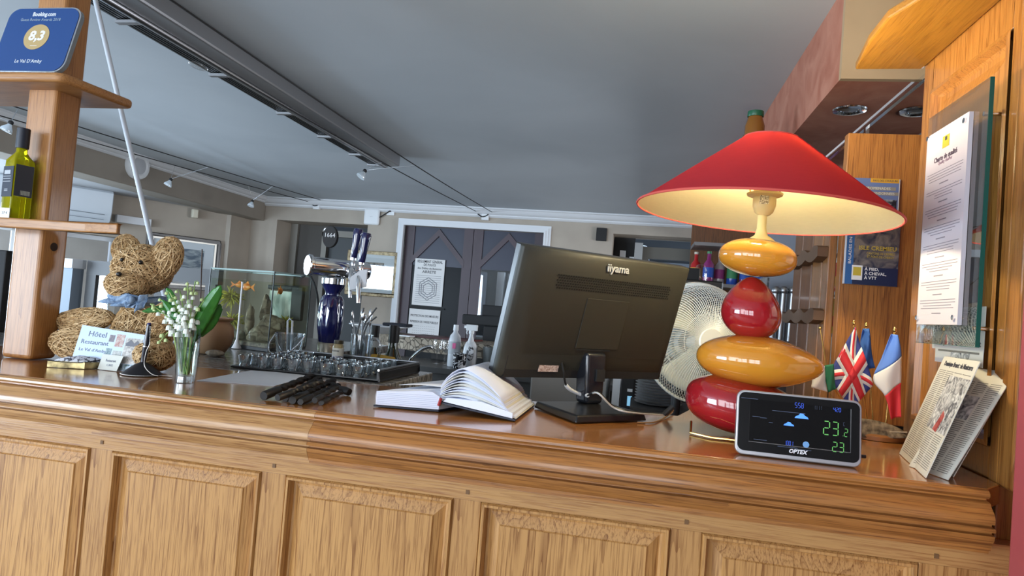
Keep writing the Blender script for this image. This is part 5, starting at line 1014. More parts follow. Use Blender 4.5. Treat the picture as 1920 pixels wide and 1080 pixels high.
# left page block: wedge, right: fanned pages
u1 = (bkA-bkB); u1.z = 0; d1 = Vector((.30, .95, 0)).normalized()*.225
u2 = (bkC-bkB); u2.z = 0; d2 = (bkD-bkC); d2.z = 0; d2 = d2.normalized()*.215
cov = mat('cover_navy', (.012, .016, .035), .5); PG = mat('page_white', (.74, .78, .90), .8); PGE = mat('page_edges', (.55, .6, .75), .8); PGC = mat('page_cream', (.72, .70, .62), .8)
def ribbon(name, prof2, org, u, d, th, m, lift=0, drop=0):
    """page or block: profile (a along u, z up) swept along d"""
    s = MB(); n = len(prof2)
    top = [org+u*a+UPZ*z for a, z in prof2]; s.add(top+[p+d+UPZ*lift*i/n for i, p in enumerate(top)], [(i, i+1, n+i+1, n+i) for i in range(n-1)]); return s.build(name, m, gb, solid=th, sangle=70)
s = MB(); s.hexa([bkB, bkA, bkA+d1, bkB+d1], [p+UPZ*.003 for p in (bkB, bkA, bkA+d1, bkB+d1)]); s.build('left_cover', cov, gb, smooth=False)
s = MB()
def blk(a0, a1, k=10):
    pr = [(t_/k) for t_ in range(k+1)]
    return pr
prL = [(0, .028), (.12, .036), (.3, .036), (.6, .032), (.97, .029)]
pts = [bkB+u1*a+UPZ*z for a, z in prL]; base_ = [bkB+u1*.97+UPZ*.004, bkB+u1*.0+UPZ*.004]
poly = pts+base_; s.slab(poly, d1); s.build('left_page_block', PG, gb, smooth=False)
s = MB(); 
for k in range(7): z = .008+k*.0035; s.tube([bkB+u1*.02+UPZ*z-d1*.002, bkB+u1*.95+UPZ*(z*.92)-d1*.002], .00035, 3)
s.build('page_lines', PGE, gb, smooth=False)
# loose sheet lying higher on the left
s = MB(); o_ = bkB+UPZ*.037; s.grid(lambda u, v: o_+u1*(.0+.92*u)+d1*(.25+.95*v)+UPZ*(.004*math.sin(u*3)+.012*v*(1-u)), 8, 6); s.build('turned_page', mat('page_grey', (.60, .60, .62), .8), gb, solid=.0006)
s = MB(); s.hexa([bkB+u2*.0+UPZ*.016, bkC, bkC+d2, bkB+d2+UPZ*.016], [p+UPZ*.003 for p in (bkB+UPZ*.016, bkC, bkC+d2, bkB+d2+UPZ*.016)]); s.build('right_cover', cov, gb, smooth=False)
random.seed(5)
NP = 12
for k in range(NP):
    t_ = k/(NP-1); hgt = .008+.044*t_; reach = 1.0-.20*t_+random.uniform(-.015, .015)
    pr2 = []
    for i in range(13):
        a = i/12; base_z = (.019*(1-a)+.002)*(1); arch = hgt*(math.sin(min(1, a*1.25+.02)*PI)**.75 if a < .4 else (1-.0)*math.sin(min(1, .52+ (a-.4)*.62)*PI)**.9)
        pr2.append((a*reach*(1-.0), base_z+max(0, arch)*(.82+.18*t_)+t_*.020*(1-a*.3)))
    ribbon('page', pr2, bkB+d2*(.01+.01*random.random()), u2, d2*(.93+.05*random.random()), .0011, PG if k % 3 else PGC, lift=.0)
s = MB(); s.slab([bkB+u2*.05+UPZ*.020, bkB+u2*.96+UPZ*.0045, bkB+u2*.96+UPZ*.014, bkB+u2*.55+UPZ*.028, bkB+u2*.1+UPZ*.028], d2*.97); s.build('right_page_block', PG, gb, smooth=False)
s = MB(); s.tube([bkB+Vector((.0, -.002, .012)), bkB+Vector((.004, -.004, .026))], .003, 6); s.build('red_headband', mat('head_red', (.35, .03, .03), .6), gb)
# ================================================================ steel drill bits, sheets of paper
DB = mat('drill_dark', (.03, .028, .027), .45, .6)
def rod(p, q, r, label, chunky=False):
    r = r*1.25; p = p+UPZ*r*.2; q = q+UPZ*r*.2
    t = thing('drill_bit', label, 'drill bit', Vector((min(p.x, q.x), p.y, min(p.z, q.z)-r))); d = (q-p); L_ = d.length; Mq_ = d.to_track_quat('Z', 'Y').to_matrix().to_4x4(); Mq_.translation = p
    s = MB(); s.T = Mq_; n = 8; st = 30; vs = []
    for i in range(st+1):
        z = L_*.28+L_*.72*i/st; tw = z*110
        for k in range(n): a = 2*PI*k/n; rr_ = r*(.82+.18*math.cos(2*a))*(1 if i < st else .3); vs.append((rr_*math.cos(a+tw), rr_*math.sin(a+tw), z))
    s.add(vs, [(i*n+k, i*n+(k+1) % n, (i+1)*n+(k+1) % n, (i+1)*n+k) for i in range(st) for k in range(n)]+[tuple(range(n))[::-1], tuple(range(st*n, st*n+n))]); s.build('fluted_shaft', DB, t)
    s = MB(); s.T = Mq_; s.lathe([(r*.95, 0), (r*1.05, .002), (r*1.05, L_*.24), (r*.9, L_*.27), (r*.9, L_*.285)], n=6 if chunky else 12); s.build('shank', DB, t, smooth=not chunky)
def R_(px, py, z): return PZ(px, py, ZT+z)
rod(R_(494, 744, .007), R_(588, 706, .030), .0065, 'drill bit pointing up and back, leftmost of the pile'); rod(R_(534, 748, .006), R_(600, 710, .026), .006, 'drill bit second from the left of the pile', True)
rod(R_(548, 752, .006), R_(628, 714, .020), .006, 'drill bit with rounded shank in the middle of the pile'); rod(R_(563, 755, .005), R_(636, 722, .014), .005, 'drill bit lying in front near the middle of the pile', True)
rod(R_(602, 756, .0045), R_(640, 737, .008), .0045, 'short bright drill bit lying at the front right of the pile'); rod(R_(655, 737, .006), R_(612, 718, .018), .006, 'drill bit lying crosswise at the right end of the pile')
rod(R_(520, 747, .014), R_(606, 716, .034), .005, 'thin drill bit lying on top of the pile'); rod(R_(590, 752, .012), R_(632, 728, .022), .0045, 'short drill bit resting on its neighbours at the right')
def sheet(name, pts, m, label, cat, th=.0006):
    s = MB(); s.slab([Vector(p) for p in pts], (0, 0, th)); o = s.build(name, m, smooth=False); tag(o, label, cat); return o
sheet('paper_sheet', [PZ(368, 714, ZT+.0005), PZ(515, 724, ZT+.0005), PZ(592, 702, ZT+.0005), PZ(470, 695, ZT+.0005)], mat('paper_grey', (.62, .63, .66), .7), 'white sheet of paper lying between the flower vase and the drill bits', 'paper')
# ================================================================ shelf post at the left with two corner shelves
ps = thing('shelf_post', 'square oak post with two corner shelves standing on the left end of the counter', 'shelf post', (-1.39, 1.30, ZT+.001))
px0, px1, py0, py1 = -1.429, -1.346, 1.264, 1.334
s = MB(); s.bb((px0, py0, ZT+.001), (px1, py1, 2.30)); s.build('post', POST, ps, smooth=False, bevel=.010, bseg=4)
q = PX(101, 463, px1); s = MB(); s.lathe([(.0, .0012), (.006, .0012), (.010, .0004)], (px1, q.y, q.z), 20, Matrix.Rotation(PI/2, 4, 'Y')); s.build('wood_knot', mat('knot', (.02, .008, .004), .5), ps)
def shelf(z, cx, tip, name, th=.022):
    s = MB(); r = [(-2.3, 1.203), (cx-.018, 1.203), (cx-.005, 1.207), (cx+.004, 1.217)]
    s.slab([(x, y, z) for x, y in r]+[(tip.x+.004, tip.y-.012, z), (tip.x+.002, tip.y, z), (tip.x-.012, tip.y+.004, z), (-2.3, tip.y+.012, z)], (0, 0, th)); return s.build(name, wood('oak_shelf', (.42, .20, .065), (.20, .08, .022), 'x', ring=8, seed=51, rough=.45, coat=.1), ps, smooth=True, bevel=.008, bseg=4, sangle=50)
Z1 = PY(50, 152, 1.205).z; Z2 = PY(20, 428, 1.205).z
t1_ = PZ(247, 205, Z1); t2_ = PZ(224, 440, Z2); shelf(Z1, PZ(112, 152, Z1).x, t1_, 'upper_shelf'); shelf(Z2, PZ(62, 432, Z2).x, t2_, 'lower_shelf')
# award plaque on the upper shelf
zs_ = Z1+.0225
BL_ = Vector((PY(-16, 133, 1.22).x, 1.22, zs_)); BR_ = PY(122, 134, 1.22); Wp = BR_.x-BL_.x; up_ = (UPZ*math.cos(.23)+Vector((0, 1, 0))*math.sin(.23)); Hp = .170
PM = frame3(Vector((BL_.x, 1.212, zs_+.001)), (1, 0, 0), up_)
pq = thing('award_plaque', 'blue rounded acrylic award plaque with gold disc on the upper shelf', 'plaque', (BL_.x+Wp/2, 1.27, zs_))
s = MB(); s.T = PM; s.slab([(x, y, -.012) for x, y in rrect(0, 0, Wp, Hp, .030)], (0, 0, .0105)); s.build('acrylic_block', mat('acrylic', (.75, .85, .95), .05, 0, trans=.7, ior=1.4), pq, smooth=False, bevel=.001)
s = MB(); s.T = PM; s.slab([(x, y, -.0014) for x, y in rrect(.004, .003, Wp-.004, Hp-.004, .027)], (0, 0, .0014)); s.build('blue_face', mat('award_blue', srgb('24457c'), .25), pq, smooth=False)
s = MB(); s.T = PM; cx_, cy_ = Wp*.50, Hp*.53; s.slab([(cx_+.033*math.cos(a), cy_+.033*math.sin(a), .0001) for a in [2*PI*k/40 for k in range(40)]], (0, 0, .0006)); s.build('gold_disc', mat('award_gold', srgb('b39a6a'), .4), pq, smooth=False)
s = MB(); s.T = PM; s.box((cx_, cy_-.023, .0008), (.018, .0008, .0002)); s.build('disc_line', mat('award_white', (.75, .78, .8), .5), pq, smooth=False)
AWT = mat('award_white', (.75, .78, .8), .5)
text('8,3', PM @ TR(cx_, cy_+.002, .0009), .034, AWT, pq, 'score', bold=.03, shear=.1); text('Booking.com', PM @ TR(Wp*.5, Hp*.885, .0002), .015, AWT, pq, 'heading', bold=.02, width=.062)
text('Guest Review Awards 2018', PM @ TR(Wp*.47, Hp*.80, .0002), .010, mat('award_dim', (.30, .38, .45), .5), pq, 'subheading', width=.108)
text('Le Val D’Amby', PM @ TR(Wp*.50, Hp*.16, .0002), .0125, AWT, pq, 'hotel_name', width=.072)
# olive oil bottle
zo = Z2+.0222; oc = PY(31, 380, 1.236); 
ob = thing('oil_bottle', 'square olive oil bottle with black labels and cap on the lower shelf', 'bottle', (oc.x, 1.236, zo))
htop = PY(38, 241, 1.236).z-zo; ow = .0215; tw = .28
OIL = mat('olive_oil', (.42, .40, .005), .05, 0, trans=.55, ior=1.2, emit=None); OM = TR(oc.x, 1.236, zo) @ Matrix.Rotation(-tw, 4, 'Z')
def OB(fn, name, m, **k): s = MB(); s.T = OM; fn(s); return s.build(name, m, ob, **k)
def obody(s):
    vs = []; rings = [(1, 0), (1, .001), (1, htop*.58), (.96, htop*.64), (.72, htop*.70), (.50, htop*.735), (.48, htop*.78)]
    for k, z in rings:
        sq = 1 if k > .8 else .0
        for x, y in rrect(-ow*k, -ow*k, ow*k, ow*k, ow*k*(.22 if k > .8 else .95), 4): vs.append((x, y, z))
    n = 20; s.add(vs, [(i*n+j, i*n+(j+1) % n, (i+1)*n+(j+1) % n, (i+1)*n+j) for i in range(len(rings)-1) for j in range(n)]+[tuple(range(n))[::-1], tuple(range((len(rings)-1)*n, len(rings)*n))])
OB(obody, 'oil_filled_glass', OIL); OB(lambda s: s.lathe([(.0125, htop*.78), (.013, htop*.80), (.0128, htop*.995), (.0118, htop), (0, htop)], n=24), 'cap', mat('oil_cap', (.012, .016, .028), .5))
LBK = mat('oil_label', (.015, .022, .04), .45)
OB(lambda s: s.box((0, -ow-.0004, htop*.40), (ow*1.9, .0006, htop*.33)), 'front_label', LBK, smooth=False); OB(lambda s: s.box((ow+.0004, 0, htop*.42), (.0006, ow*1.7, htop*.34)), 'side_label', LBK, smooth=False)
for z_, w_ in ((.50, .7), (.455, .9), (.43, .85), (.40, .9), (.315, .4), (.30, .4)): OB(lambda s: s.box((-.003, -ow-.0009, htop*z_), (ow*1.6*w_, .0003, .0014 if z_ != .5 else .009)), 'label_print', mat('oil_print', (.40, .42, .45), .5), smooth=False)
OB(lambda s: s.box((ow+.0009, .004, htop*.29), (.0003, ow*.9, .010)), 'bar_code', noise_mat('oil_codes', (.02, .02, .02), (.45, .5, .45), (10, 900, 10), 1, 0, .5), smooth=False)
c = PY(11, 388, 1.207); pt_ = sheet('price_tag', [(c.x-.02, 1.2055, Z2+.0225), (c.x+.012, 1.2055, Z2+.0225), (c.x+.012, 1.2070, Z2+.0225), (c.x-.02, 1.2070, Z2+.0225)], WHITE, 'small white price tag standing before the oil bottle', 'price tag', .022)
text('27 €', TR(c.x+.0, 1.2052, Z2+.0335) @ Matrix.Rotation(PI/2, 4, 'X'), .008, INK, pt_, 'price')
# black screen at the far left edge
c = PY(0, 470, 1.75); t = thing('till_screen', 'black till screen seen at the far left edge behind the post', 'screen', (c.x-.10, 1.75, 1.151))
a = PY(18, 470, 1.75); b = PY(0, 640, 1.75); s = MB(); s.bb((a.x-.26, 1.74, 1.1515), (a.x-.0, 1.77, a.z)); s.build('panel', MATTBLACK, t, smooth=False, bevel=.004); s = MB(); s.bb((a.x-.16, 1.78, 1.1515), (a.x-.08, 1.84, a.z-.03)); s.build('stand', MATTBLACK, t, smooth=False)
c = PY(4, 458, 1.65); s = MB(); s.ball((c.x-.03, 1.80, a.z-.005+.03), (.04, .03, .035), 18, 12); s.build('camera_ball', MATTBLACK, t)
# ================================================================ straw bear
RAF = noise_mat('raffia', (.38, .22, .09), (.80, .57, .30), (120, 120, 120), 2, 0, .6, lo=.25, hi=.75)
RAFD = noise_mat('raffia_core', (.20, .115, .045), (.44, .28, .13), (160, 160, 160), 3, 0, .85)
BO = PZ(215, 690, ZT+.001); BY = 1.375; bear = thing('straw_bear', 'sitting teddy bear wound from straw with a blue neckerchief', 'straw bear', (PY(215, 690, BY).x, BY, ZT+.001))
random.seed(21)
def wound(name, c, r, M=None, n=110, par=None, fn=None, th=.0010):
    """core plus straw strands wound over it"""
    c = Vector(c); r = Vector(r); s = MB(); s.ball(c, r*.97, 28, 18, M, fn); s.mi = 1
    for k in range(n):
        ax = Vector((random.gauss(0, 1), random.gauss(0, 1), random.gauss(0, 1))).normalized(); u = ax.orthogonal().normalized(); v = ax.cross(u)
        h = random.uniform(-.75, .75); L_ = math.sqrt(1-h*h); a0 = random.uniform(0, 2*PI); span = random.uniform(1.2, 4.5); pth = []
        N = int(8+span*5); lift = random.uniform(1.0, 1.035); ph = random.uniform(0, 6)
        for i in range(N+1):
            a = a0+span*i/N; hh = h+.07*math.sin(a*2+ph); p = (u*math.cos(a)+v*math.sin(a))*L_+ax*hh; p = p.normalized()
            if fn: p = fn(p)
            lf = lift+(.04 if i in (0, N) else 0); p = Vector((p.x*r.x*lf, p.y*r.y*lf, p.z*r.z*lf)); pth.append((M @ p if M else p)+c)
        s.tube(pth, th*random.uniform(.7, 1.3), 3, cap=False)
    return s.build(name, [RAFD, RAF], par or bear, merge=False)
def BP(px, py, y=BY): return PY(px, py, y)
def rad(px_): return px_/FL*1.62
# head a rounded wedge: muzzle to the left, ears above
Hc = BP(268, 505, BY); hd = wound('head', Hc, (.068, .062, .058), n=260)
wound('muzzle', BP(238, 533, BY-.048), (.046, .044, .034), n=150, par=hd)
wound('ear', BP(237, 470, BY+.005), (.036, .022, .040), Matrix.Rotation(-.5, 4, 'Y'), n=130, par=hd); wound('ear', BP(312, 484, BY-.005), (.038, .026, .052), Matrix.Rotation(.35, 4, 'Y'), n=140, par=hd)
for (x, y, r_, yy) in ((264, 492, .0052, BY-.066), (229, 487, .0048, BY-.062)):
    s = MB(); s.ball(BP(x, y, yy), r_, 12, 10); s.build('eye', mat('bead_black', (.01, .008, .007), .12), hd)
s = MB(); s.ball(BP(223, 514, BY-.091), (.0065, .005, .0055), 14, 10); s.build('nose', mat('bead_black', (.01, .008, .007), .12), hd)
tr_ = wound('torso', BP(268, 622, BY+.01), (.072, .056, .074), n=260)
wound('arm', BP(157, 600, BY-.03), (.080, .029, .028), Matrix.Rotation(-.16, 4, 'Y'), n=170); wound('arm', BP(303, 604, BY-.045), (.030, .030, .046), Matrix.Rotation(.3, 4, 'Y'), n=110)
wound('leg', BP(130, 650, BY-.06)+Vector((.015, 0, .008)), (.062, .036, .036), Matrix.Rotation(.05, 4, 'Y'), n=160); 
lg = BP(292, 662, BY-.075); lg.z = 1.152+.036; wound('leg', lg, (.040, .050, .036), n=150)
# neckerchief
KM = noise_mat('denim_kerchief', (.10, .17, .29), (.32, .42, .55), (50, 50, 50), 4, 1, .85, .3)
s = MB(); nc = BP(258, 562, BY-.02)
s.tube([nc+Vector((.056*math.cos(a), .050*math.sin(a), .004*math.sin(a*2))) for a in [2*PI*k/28 for k in range(28)]], .009, 8, closed=True); ker = s.build('neckerchief', KM, bear)
def kflap(pts, nm):
    s = MB(); P_ = [BP(x, y, BY-.078+.008*(k % 2)) for k, (x, y) in enumerate(pts)]
    s.grid(lambda u, v: (P_[0].lerp(P_[1], u)).lerp(P_[3].lerp(P_[2], u), v)+Vector((0, .006*math.sin(u*7+v*3), .002*math.sin(v*9))), 10, 8); s.build(nm, KM, ker, solid=.002)
kflap([(224, 545), (262, 556), (242, 575), (183, 567)], 'scarf_flap'); kflap([(230, 556), (264, 556), (250, 578), (205, 574)], 'scarf_flap'); kflap([(252, 556), (275, 552), (272, 574), (252, 588)], 'scarf_tail'); kflap([(225, 560), (246, 562), (252, 578), (236, 578)], 'scarf_tail')
s = MB(); s.ball(BP(245, 562, BY-.085), (.011, .008, .009), 12, 8); s.build('scarf_knot', KM, ker)
# ================================================================ cards and box before the bear
ZC0 = ZT+.001
a = PZ(136, 683, ZC0); 
bl_ = PY(128, 676, 1.26); cdl, cdr = PY(133, 668, 1.268), PY(255, 690, 1.250)
ux_ = Vector((1, -.05, 0)).normalized(); up2 = (UPZ*.97+Vector((0, 1, 0))*.24).normalized()
o_ = Vector((PY(133, 672, 1.262).x, 1.262, ZC0)); CM = frame3(o_, ux_, up2)
cw = PY(262, 690, 1.25).x-o_.x-.010; chh = .092
pc = thing('hotel_postcard', 'postcard reading Hotel Restaurant with small photos leaning before the bear', 'postcard', o_)
def CB_(fn, name, m, par=pc): s = MB(); s.T = CM; fn(s); return s.build(name, m, par, smooth=False)
CB_(lambda s: s.slab([(0, 0, 0), (cw, 0, 0), (cw, chh*.88, 0), (cw*.985, chh*.91, 0), (0, chh, 0)], (0, 0, .0012)), 'card', mat('card_blue', (.50, .60, .78), .4))
CT = mat('card_ink', (.10, .12, .2), .6)
text('Hôtel', CM @ TR(cw*.28, chh*.80, .0014), .017, CT, pc, 'printed_line', width=cw*.27); text('Restaurant', CM @ TR(cw*.27, chh*.60, .0014), .014, CT, pc, 'printed_line', width=cw*.42); text('Le Val d’Amby', CM @ TR(cw*.27, chh*.41, .0014), .010, CT, pc, 'printed_line', width=cw*.42)
cols = [((.10, .09, .12), (.25, .2, .2)), ((.35, .12, .1), (.55, .5, .45)), ((.06, .12, .16), (.3, .4, .4)), ((.3, .3, .28), (.5, .5, .48)), ((.24, .22, .2), (.55, .52, .48))]
for k, (x, y, w, h) in enumerate(((.47, .66, .08, .17), (.575, .56, .125, .30), (.47, .30, .085, .20), (.58, .26, .13, .20), (.725, .18, .25, .62))):
    CB_(lambda s: s.bb((cw*x, chh*y, .0012), (cw*(x+w), chh*(y+h), .0015)), 'small_photo', noise_mat('card_photo%d' % k, cols[k][0], cols[k][1], (150, 150, 150), 4, 1, .4))
CB_(lambda s: s.slab([(cw*.74, chh*.66, .0016), (cw*.80, chh*.76, .0016), (cw*.86, chh*.68, .0016), (cw*.90, chh*.76, .0016), (cw*.96, chh*.64, .0016), (cw*.96, chh*.60, .0016), (cw*.74, chh*.60, .0016)], (0, 0, .0002)), 'roof_drawing', mat('roof_dark', (.12, .12, .14), .5))
CB_(lambda s: s.bb((cw*.63, .001, .0012), (cw*.95, chh*.17, .0015)), 'landscape_strip', noise_mat('card_land', (.05, .09, .08), (.5, .6, .7), (90, 60, 90), 4, 1, .4))
o2 = Vector((PY(183, 688, 1.245).x, 1.246, ZC0)); nm_ = thing('name_card', 'small cream card with two printed lines leaning on the postcard', 'card', o2); NM = frame3(o2, (1, -.04, 0), (0, .2, 1))
s = MB(); s.T = NM; s.slab([(0, 0, 0), (.050, 0, 0), (.058, .034, 0), (.004, .034, 0)], (0, 0, .0008)); s.build('card', mat('card_cream', (.60, .61, .55), .6), nm_, smooth=False)
text('Restaurant', NM @ TR(.029, .021, .001), .008, CT, nm_, 'printed_line', width=.026); text('CAFE', NM @ TR(.029, .011, .001), .007, CT, nm_, 'printed_line')
# little metal box with patterned stones
p0 = PZ(88, 688, ZC0); p1 = PZ(158, 692, ZC0); 
bx = thing('open_box', 'low metal box heaped with speckled paper beside the post', 'box', p0.lerp(p1, .5)); dB = Vector((.02, .055, 0)); uB = (p1-p0)
s = MB(); th_ = .0015
for a_, b_ in ((p0, p0+uB), (p0+uB, p0+uB+dB), (p0+uB+dB, p0+dB), (p0+dB, p0)): s.slab([a_, b_, b_+UPZ*.014, a_+UPZ*.014], (dB.normalized()*th_) if a_ in (p0,) else (0, th_, 0))
s.slab([p0, p0+uB, p0+uB+dB, p0+dB], (0, 0, .001)); s.build('metal_sides', noise_mat('old_brass', (.14, .11, .05), (.55, .45, .22), (60, 60, 60), 3, 0, .35, metal=.6), bx, smooth=False)
s = MB(); s.grid(lambda u, v: p0+uB*(.03+.94*u)+dB*(.05+.9*v)+UPZ*(.013+.012*math.sin(u*PI)**.5*math.sin(v*PI)**.5+.0025*mnoise.noise(Vector((u*6, v*6, 2)))), 14, 10); s.build('speckled_paper', noise_mat('speckle', (.06, .06, .08), (.66, .68, .74), (170, 170, 170), 2, 0, .8, lo=.40, hi=.50), bx, solid=.001)
s = MB(); s.tube(spline([p0+UPZ*.014, p0+uB*.5+UPZ*.0125, p0+uB*.93+UPZ*.0135, p0+uB+UPZ*.019+dB*.5, p0+uB+dB+UPZ*.024], 5), .001, 6); s.build('rim_wire', MATTBLACK, bx)
# ================================================================ pen on a stand
pc_ = PZ(266, 702, ZC0); pn = thing('counter_pen', 'black counter pen upright on a round black base with bead chain', 'pen', pc_)
s = MB(); s.lathe([(.038, 0), (.038, .003), (.030, .010), (.016, .021), (.008, .025), (.0055, .027)], pc_, 36); s.build('base', mat('pen_black', (.010, .010, .013), .45), pn)
s = MB(); tp = pc_+Vector((.006, 0, .108)); s.tube([pc_+UPZ*.024, pc_.lerp(tp, .55)], [.0052, .0062], 14); s.tube([pc_.lerp(tp, .56), tp], [.0056, .0048], 14); s.build('pen_barrel', mat('pen_gloss', (.010, .010, .02), .2, coat=.5), pn)
s = MB(); s.tube([pc_.lerp(tp, .553), pc_.lerp(tp, .57)], .0063, 14); s.build('silver_band', CHROME, pn); s = MB(); s.ball(tp+UPZ*.001, (.0042, .0042, .003), 12, 8); s.build('blue_tip', mat('pen_blue', (.02, .02, .14), .3), pn)
s = MB(); chain = [pc_+Vector((.040*math.cos(a), .040*math.sin(a), .0016)) for a in [PI*1.02+PI*.98*k/46 for k in range(47)]]+[pc_+Vector((.040+.0012*k, .002+.0004*k, .0016)) for k in range(1, 22)]
up__ = spline([tp+Vector((.005, -.002, -.004)), tp+Vector((.009, -.004, -.04)), pc_+Vector((.012, -.008, .05)), pc_+Vector((.016, -.014, .022)), pc_+Vector((.034, -.014, .006)), pc_+Vector((.046, -.008, .002))], 14)
for p in chain+up__: s.ball(p, .0011, 6, 4)
s.build('bead_chain', mat('bead_steel', (.42, .38, .34), .35, .8), pn)
# ================================================================ vase with lily of the valley
vc = PZ(346, 716, ZC0); vz = PY(348, 614, vc.y).z-vc.z; vc.z = ZC0
vs_ = thing('flower_vase', 'clear glass tumbler vase filled with water and green stems', 'vase', vc)
VG = glassy('vase_glass', (.95, .97, .97), 0, .05); rV = .0235
s = MB(); s.lathe([(0, 0), (rV*.78, 0), (rV*.80, .002), (rV, vz), (rV*.93, vz), (rV*.76, .014), (0, .013)], vc, 40); s.build('glass', VG, vs_)
s = MB(); s.lathe([(0, .0005), (rV*.76, .0005), (rV*.74, .0125), (0, .0125)], vc, 32); s.build('thick_base', glassy('vase_base', (.72, .76, .78), 0, .25), vs_)
s = MB(); s.lathe([(0, .0145), (rV*.755, .0145), (rV*.86, vz*.62), (0, vz*.62)], vc, 32); s.build('water', glassy('vase_water', (.93, .96, .92), 0, .02), vs_)
STM = noise_mat('stem_green', (.16, .30, .05), (.42, .55, .20), (50, 50, 50), 2, 0, .4); LEAF = noise_mat('leaf_green', (.015, .10, .012), (.05, .22, .03), (30, 30, 6), 3, 0, .35); BELL = mat('bell_white', (.80, .84, .76), .5, sss=0); BUD = mat('bud_green', (.55, .66, .30), .5)
random.seed(31)
def bell(s, p, r):
    s.lathe([(r*.25, r*.95), (r*.75, r*.7), (r*1.0, 0), (r*.92, -r*.55), (r*1.08, -r*.85), (r*.8, -r*.75), (0, -r*.2)], p, 8)
def lily(k, base, bendp, tip, label, nb=11, grp='lily of the valley stems'):
    t = thing('lily_of_the_valley', label, 'flower', base, group=None); pts = spline([base, base.lerp(bendp, .5)+Vector((0, 0, .004)), bendp, tip], 8)
    s = MB(); s.tube(pts, [.0016]*(len(pts)//2)+[.0011]*(len(pts)-len(pts)//2), 6); s.build('stem', STM, t)
    n = len(pts)
    for i in range(nb):
        f = .50+.50*i/(nb-1); q = pts[min(n-1, int(f*(n-1)))]; a = i*2.4+k; off = Vector((math.cos(a)*.0095, math.sin(a)*.0095, -.004))*(1.15-.5*i/nb); r_ = .0054*(1.12-.55*i/nb)
        s = MB(); bell(s, q+off, r_); o = s.build('bell_flower', BELL if i < nb-3 else BUD, t)
        s = MB(); s.tube([q, q+off*.6+Vector((0, 0, .004)), q+off+Vector((0, 0, r_*.9))], .0005, 4, cap=False); s.build('flower_stalk', STM, o)
L_ = [((333, 650), (318, 600), (282, 570), 'lily of the valley spray arching furthest left over the bear'), ((340, 655), (330, 600), (300, 560), 'lily of the valley spray leaning left above the pen'), ((345, 660), (338, 590), (318, 548), 'white bell flower spray in the left middle of the bouquet'), ((350, 655), (345, 590), (337, 545), 'white bell flower spray in the middle of the bouquet'),
      ((352, 655), (352, 585), (352, 530), 'tallest white bell flower spray of the bouquet'), ((356, 655), (357, 590), (366, 528), 'budding bell flower spray rising to the tip at the right'), ((350, 660), (345, 600), (326, 575), 'low white bell flower spray in front of the bouquet'), ((343, 655), (325, 618), (300, 640), 'bell flower spray hanging down left of the vase rim'), ((356, 652), (362, 600), (385, 560), 'bell flower spray between the two big leaves at the right')]
for k, (b_, m_, t_, lab) in enumerate(L_):
    yv = vc.y+random.uniform(-.008, .008); base = vc+Vector((random.uniform(-.010, .010), random.uniform(-.008, .008), .016)); lily(k, base, PY(*m_, yv-.004), PY(*t_, yv+random.uniform(-.018, .012)), lab, nb=12 if k < 7 else 7)
def leaf(pts, w, label, yoff, twist=.3):
    t = thing('lily_leaf', label, 'leaf', vc+UPZ*.016); base = vc+Vector((random.uniform(-.008, .008), random.uniform(-.006, .006), .016)); P_ = spline([base]+[PY(x, y, vc.y+yo) for (x, y), yo in zip(pts, yoff)], 8); n = len(P_)
    def fn(u, v):
        i = min(n-1, int(round(v*(n-1)))); p = P_[i]; d = (P_[min(n-1, i+1)]-P_[max(0, i-1)]).normalized(); side = d.cross(Vector((0, -1, 0))).normalized(); side = (side+Vector((0, 1, 0))*twist).normalized()
        ww = w*(.10 if v < .35 else .10+.90*math.sin(min(1, (v-.35)/.65)*PI)**.75) if v < 1 else 0
        if v > .98: ww = 0.0003
        return p+side*(u-.5)*2*ww+Vector((0, 1, 0))*abs(u-.5)*ww*.8
    s = MB(); s.grid(fn, 8, 30); s.build('blade', LEAF, t, solid=.0008)
leaf([(362, 640), (378, 590), (414, 535)], .017, 'broad green leaf reaching highest at the right of the vase', (0, .005, .01)); leaf([(366, 640), (390, 605), (413, 570)], .013, 'dark green leaf below the highest leaf at the right', (.012, .02, .03), .6)
leaf([(340, 620), (322, 565), (312, 540)], .009, 'narrow green leaf standing up left of the middle', (.004, 0, 0), .2); leaf([(335, 625), (310, 582), (266, 584)], .008, 'narrow leaf lying out to the left above the pen', (-.004, -.004, -.01), .2); leaf([(344, 610), (325, 590), (304, 562)], .008, 'short curved leaf among the flowers', (-.012, -.014, -.014), .3)
s = MB(); s.tube([PZ(372, 608, 1.18), PY(378, 505, 1.45)], .0013, 6)
s = MB(); q = PZ(380, 640, ZT+.002); a_ = Vector((PY(374, 560, 1.62).x, 1.62, PY(374, 560, 1.62).z)); b2 = PY(379, 467, 1.62); s.tube([Vector((a_.x-.0, 1.64, 1.1515)), b2], .0018, 6); tag(s.build('thin_stick', mat('stick_brown', (.09, .06, .05), .6)), 'thin dark upright stick rising behind the flowers', 'stick')
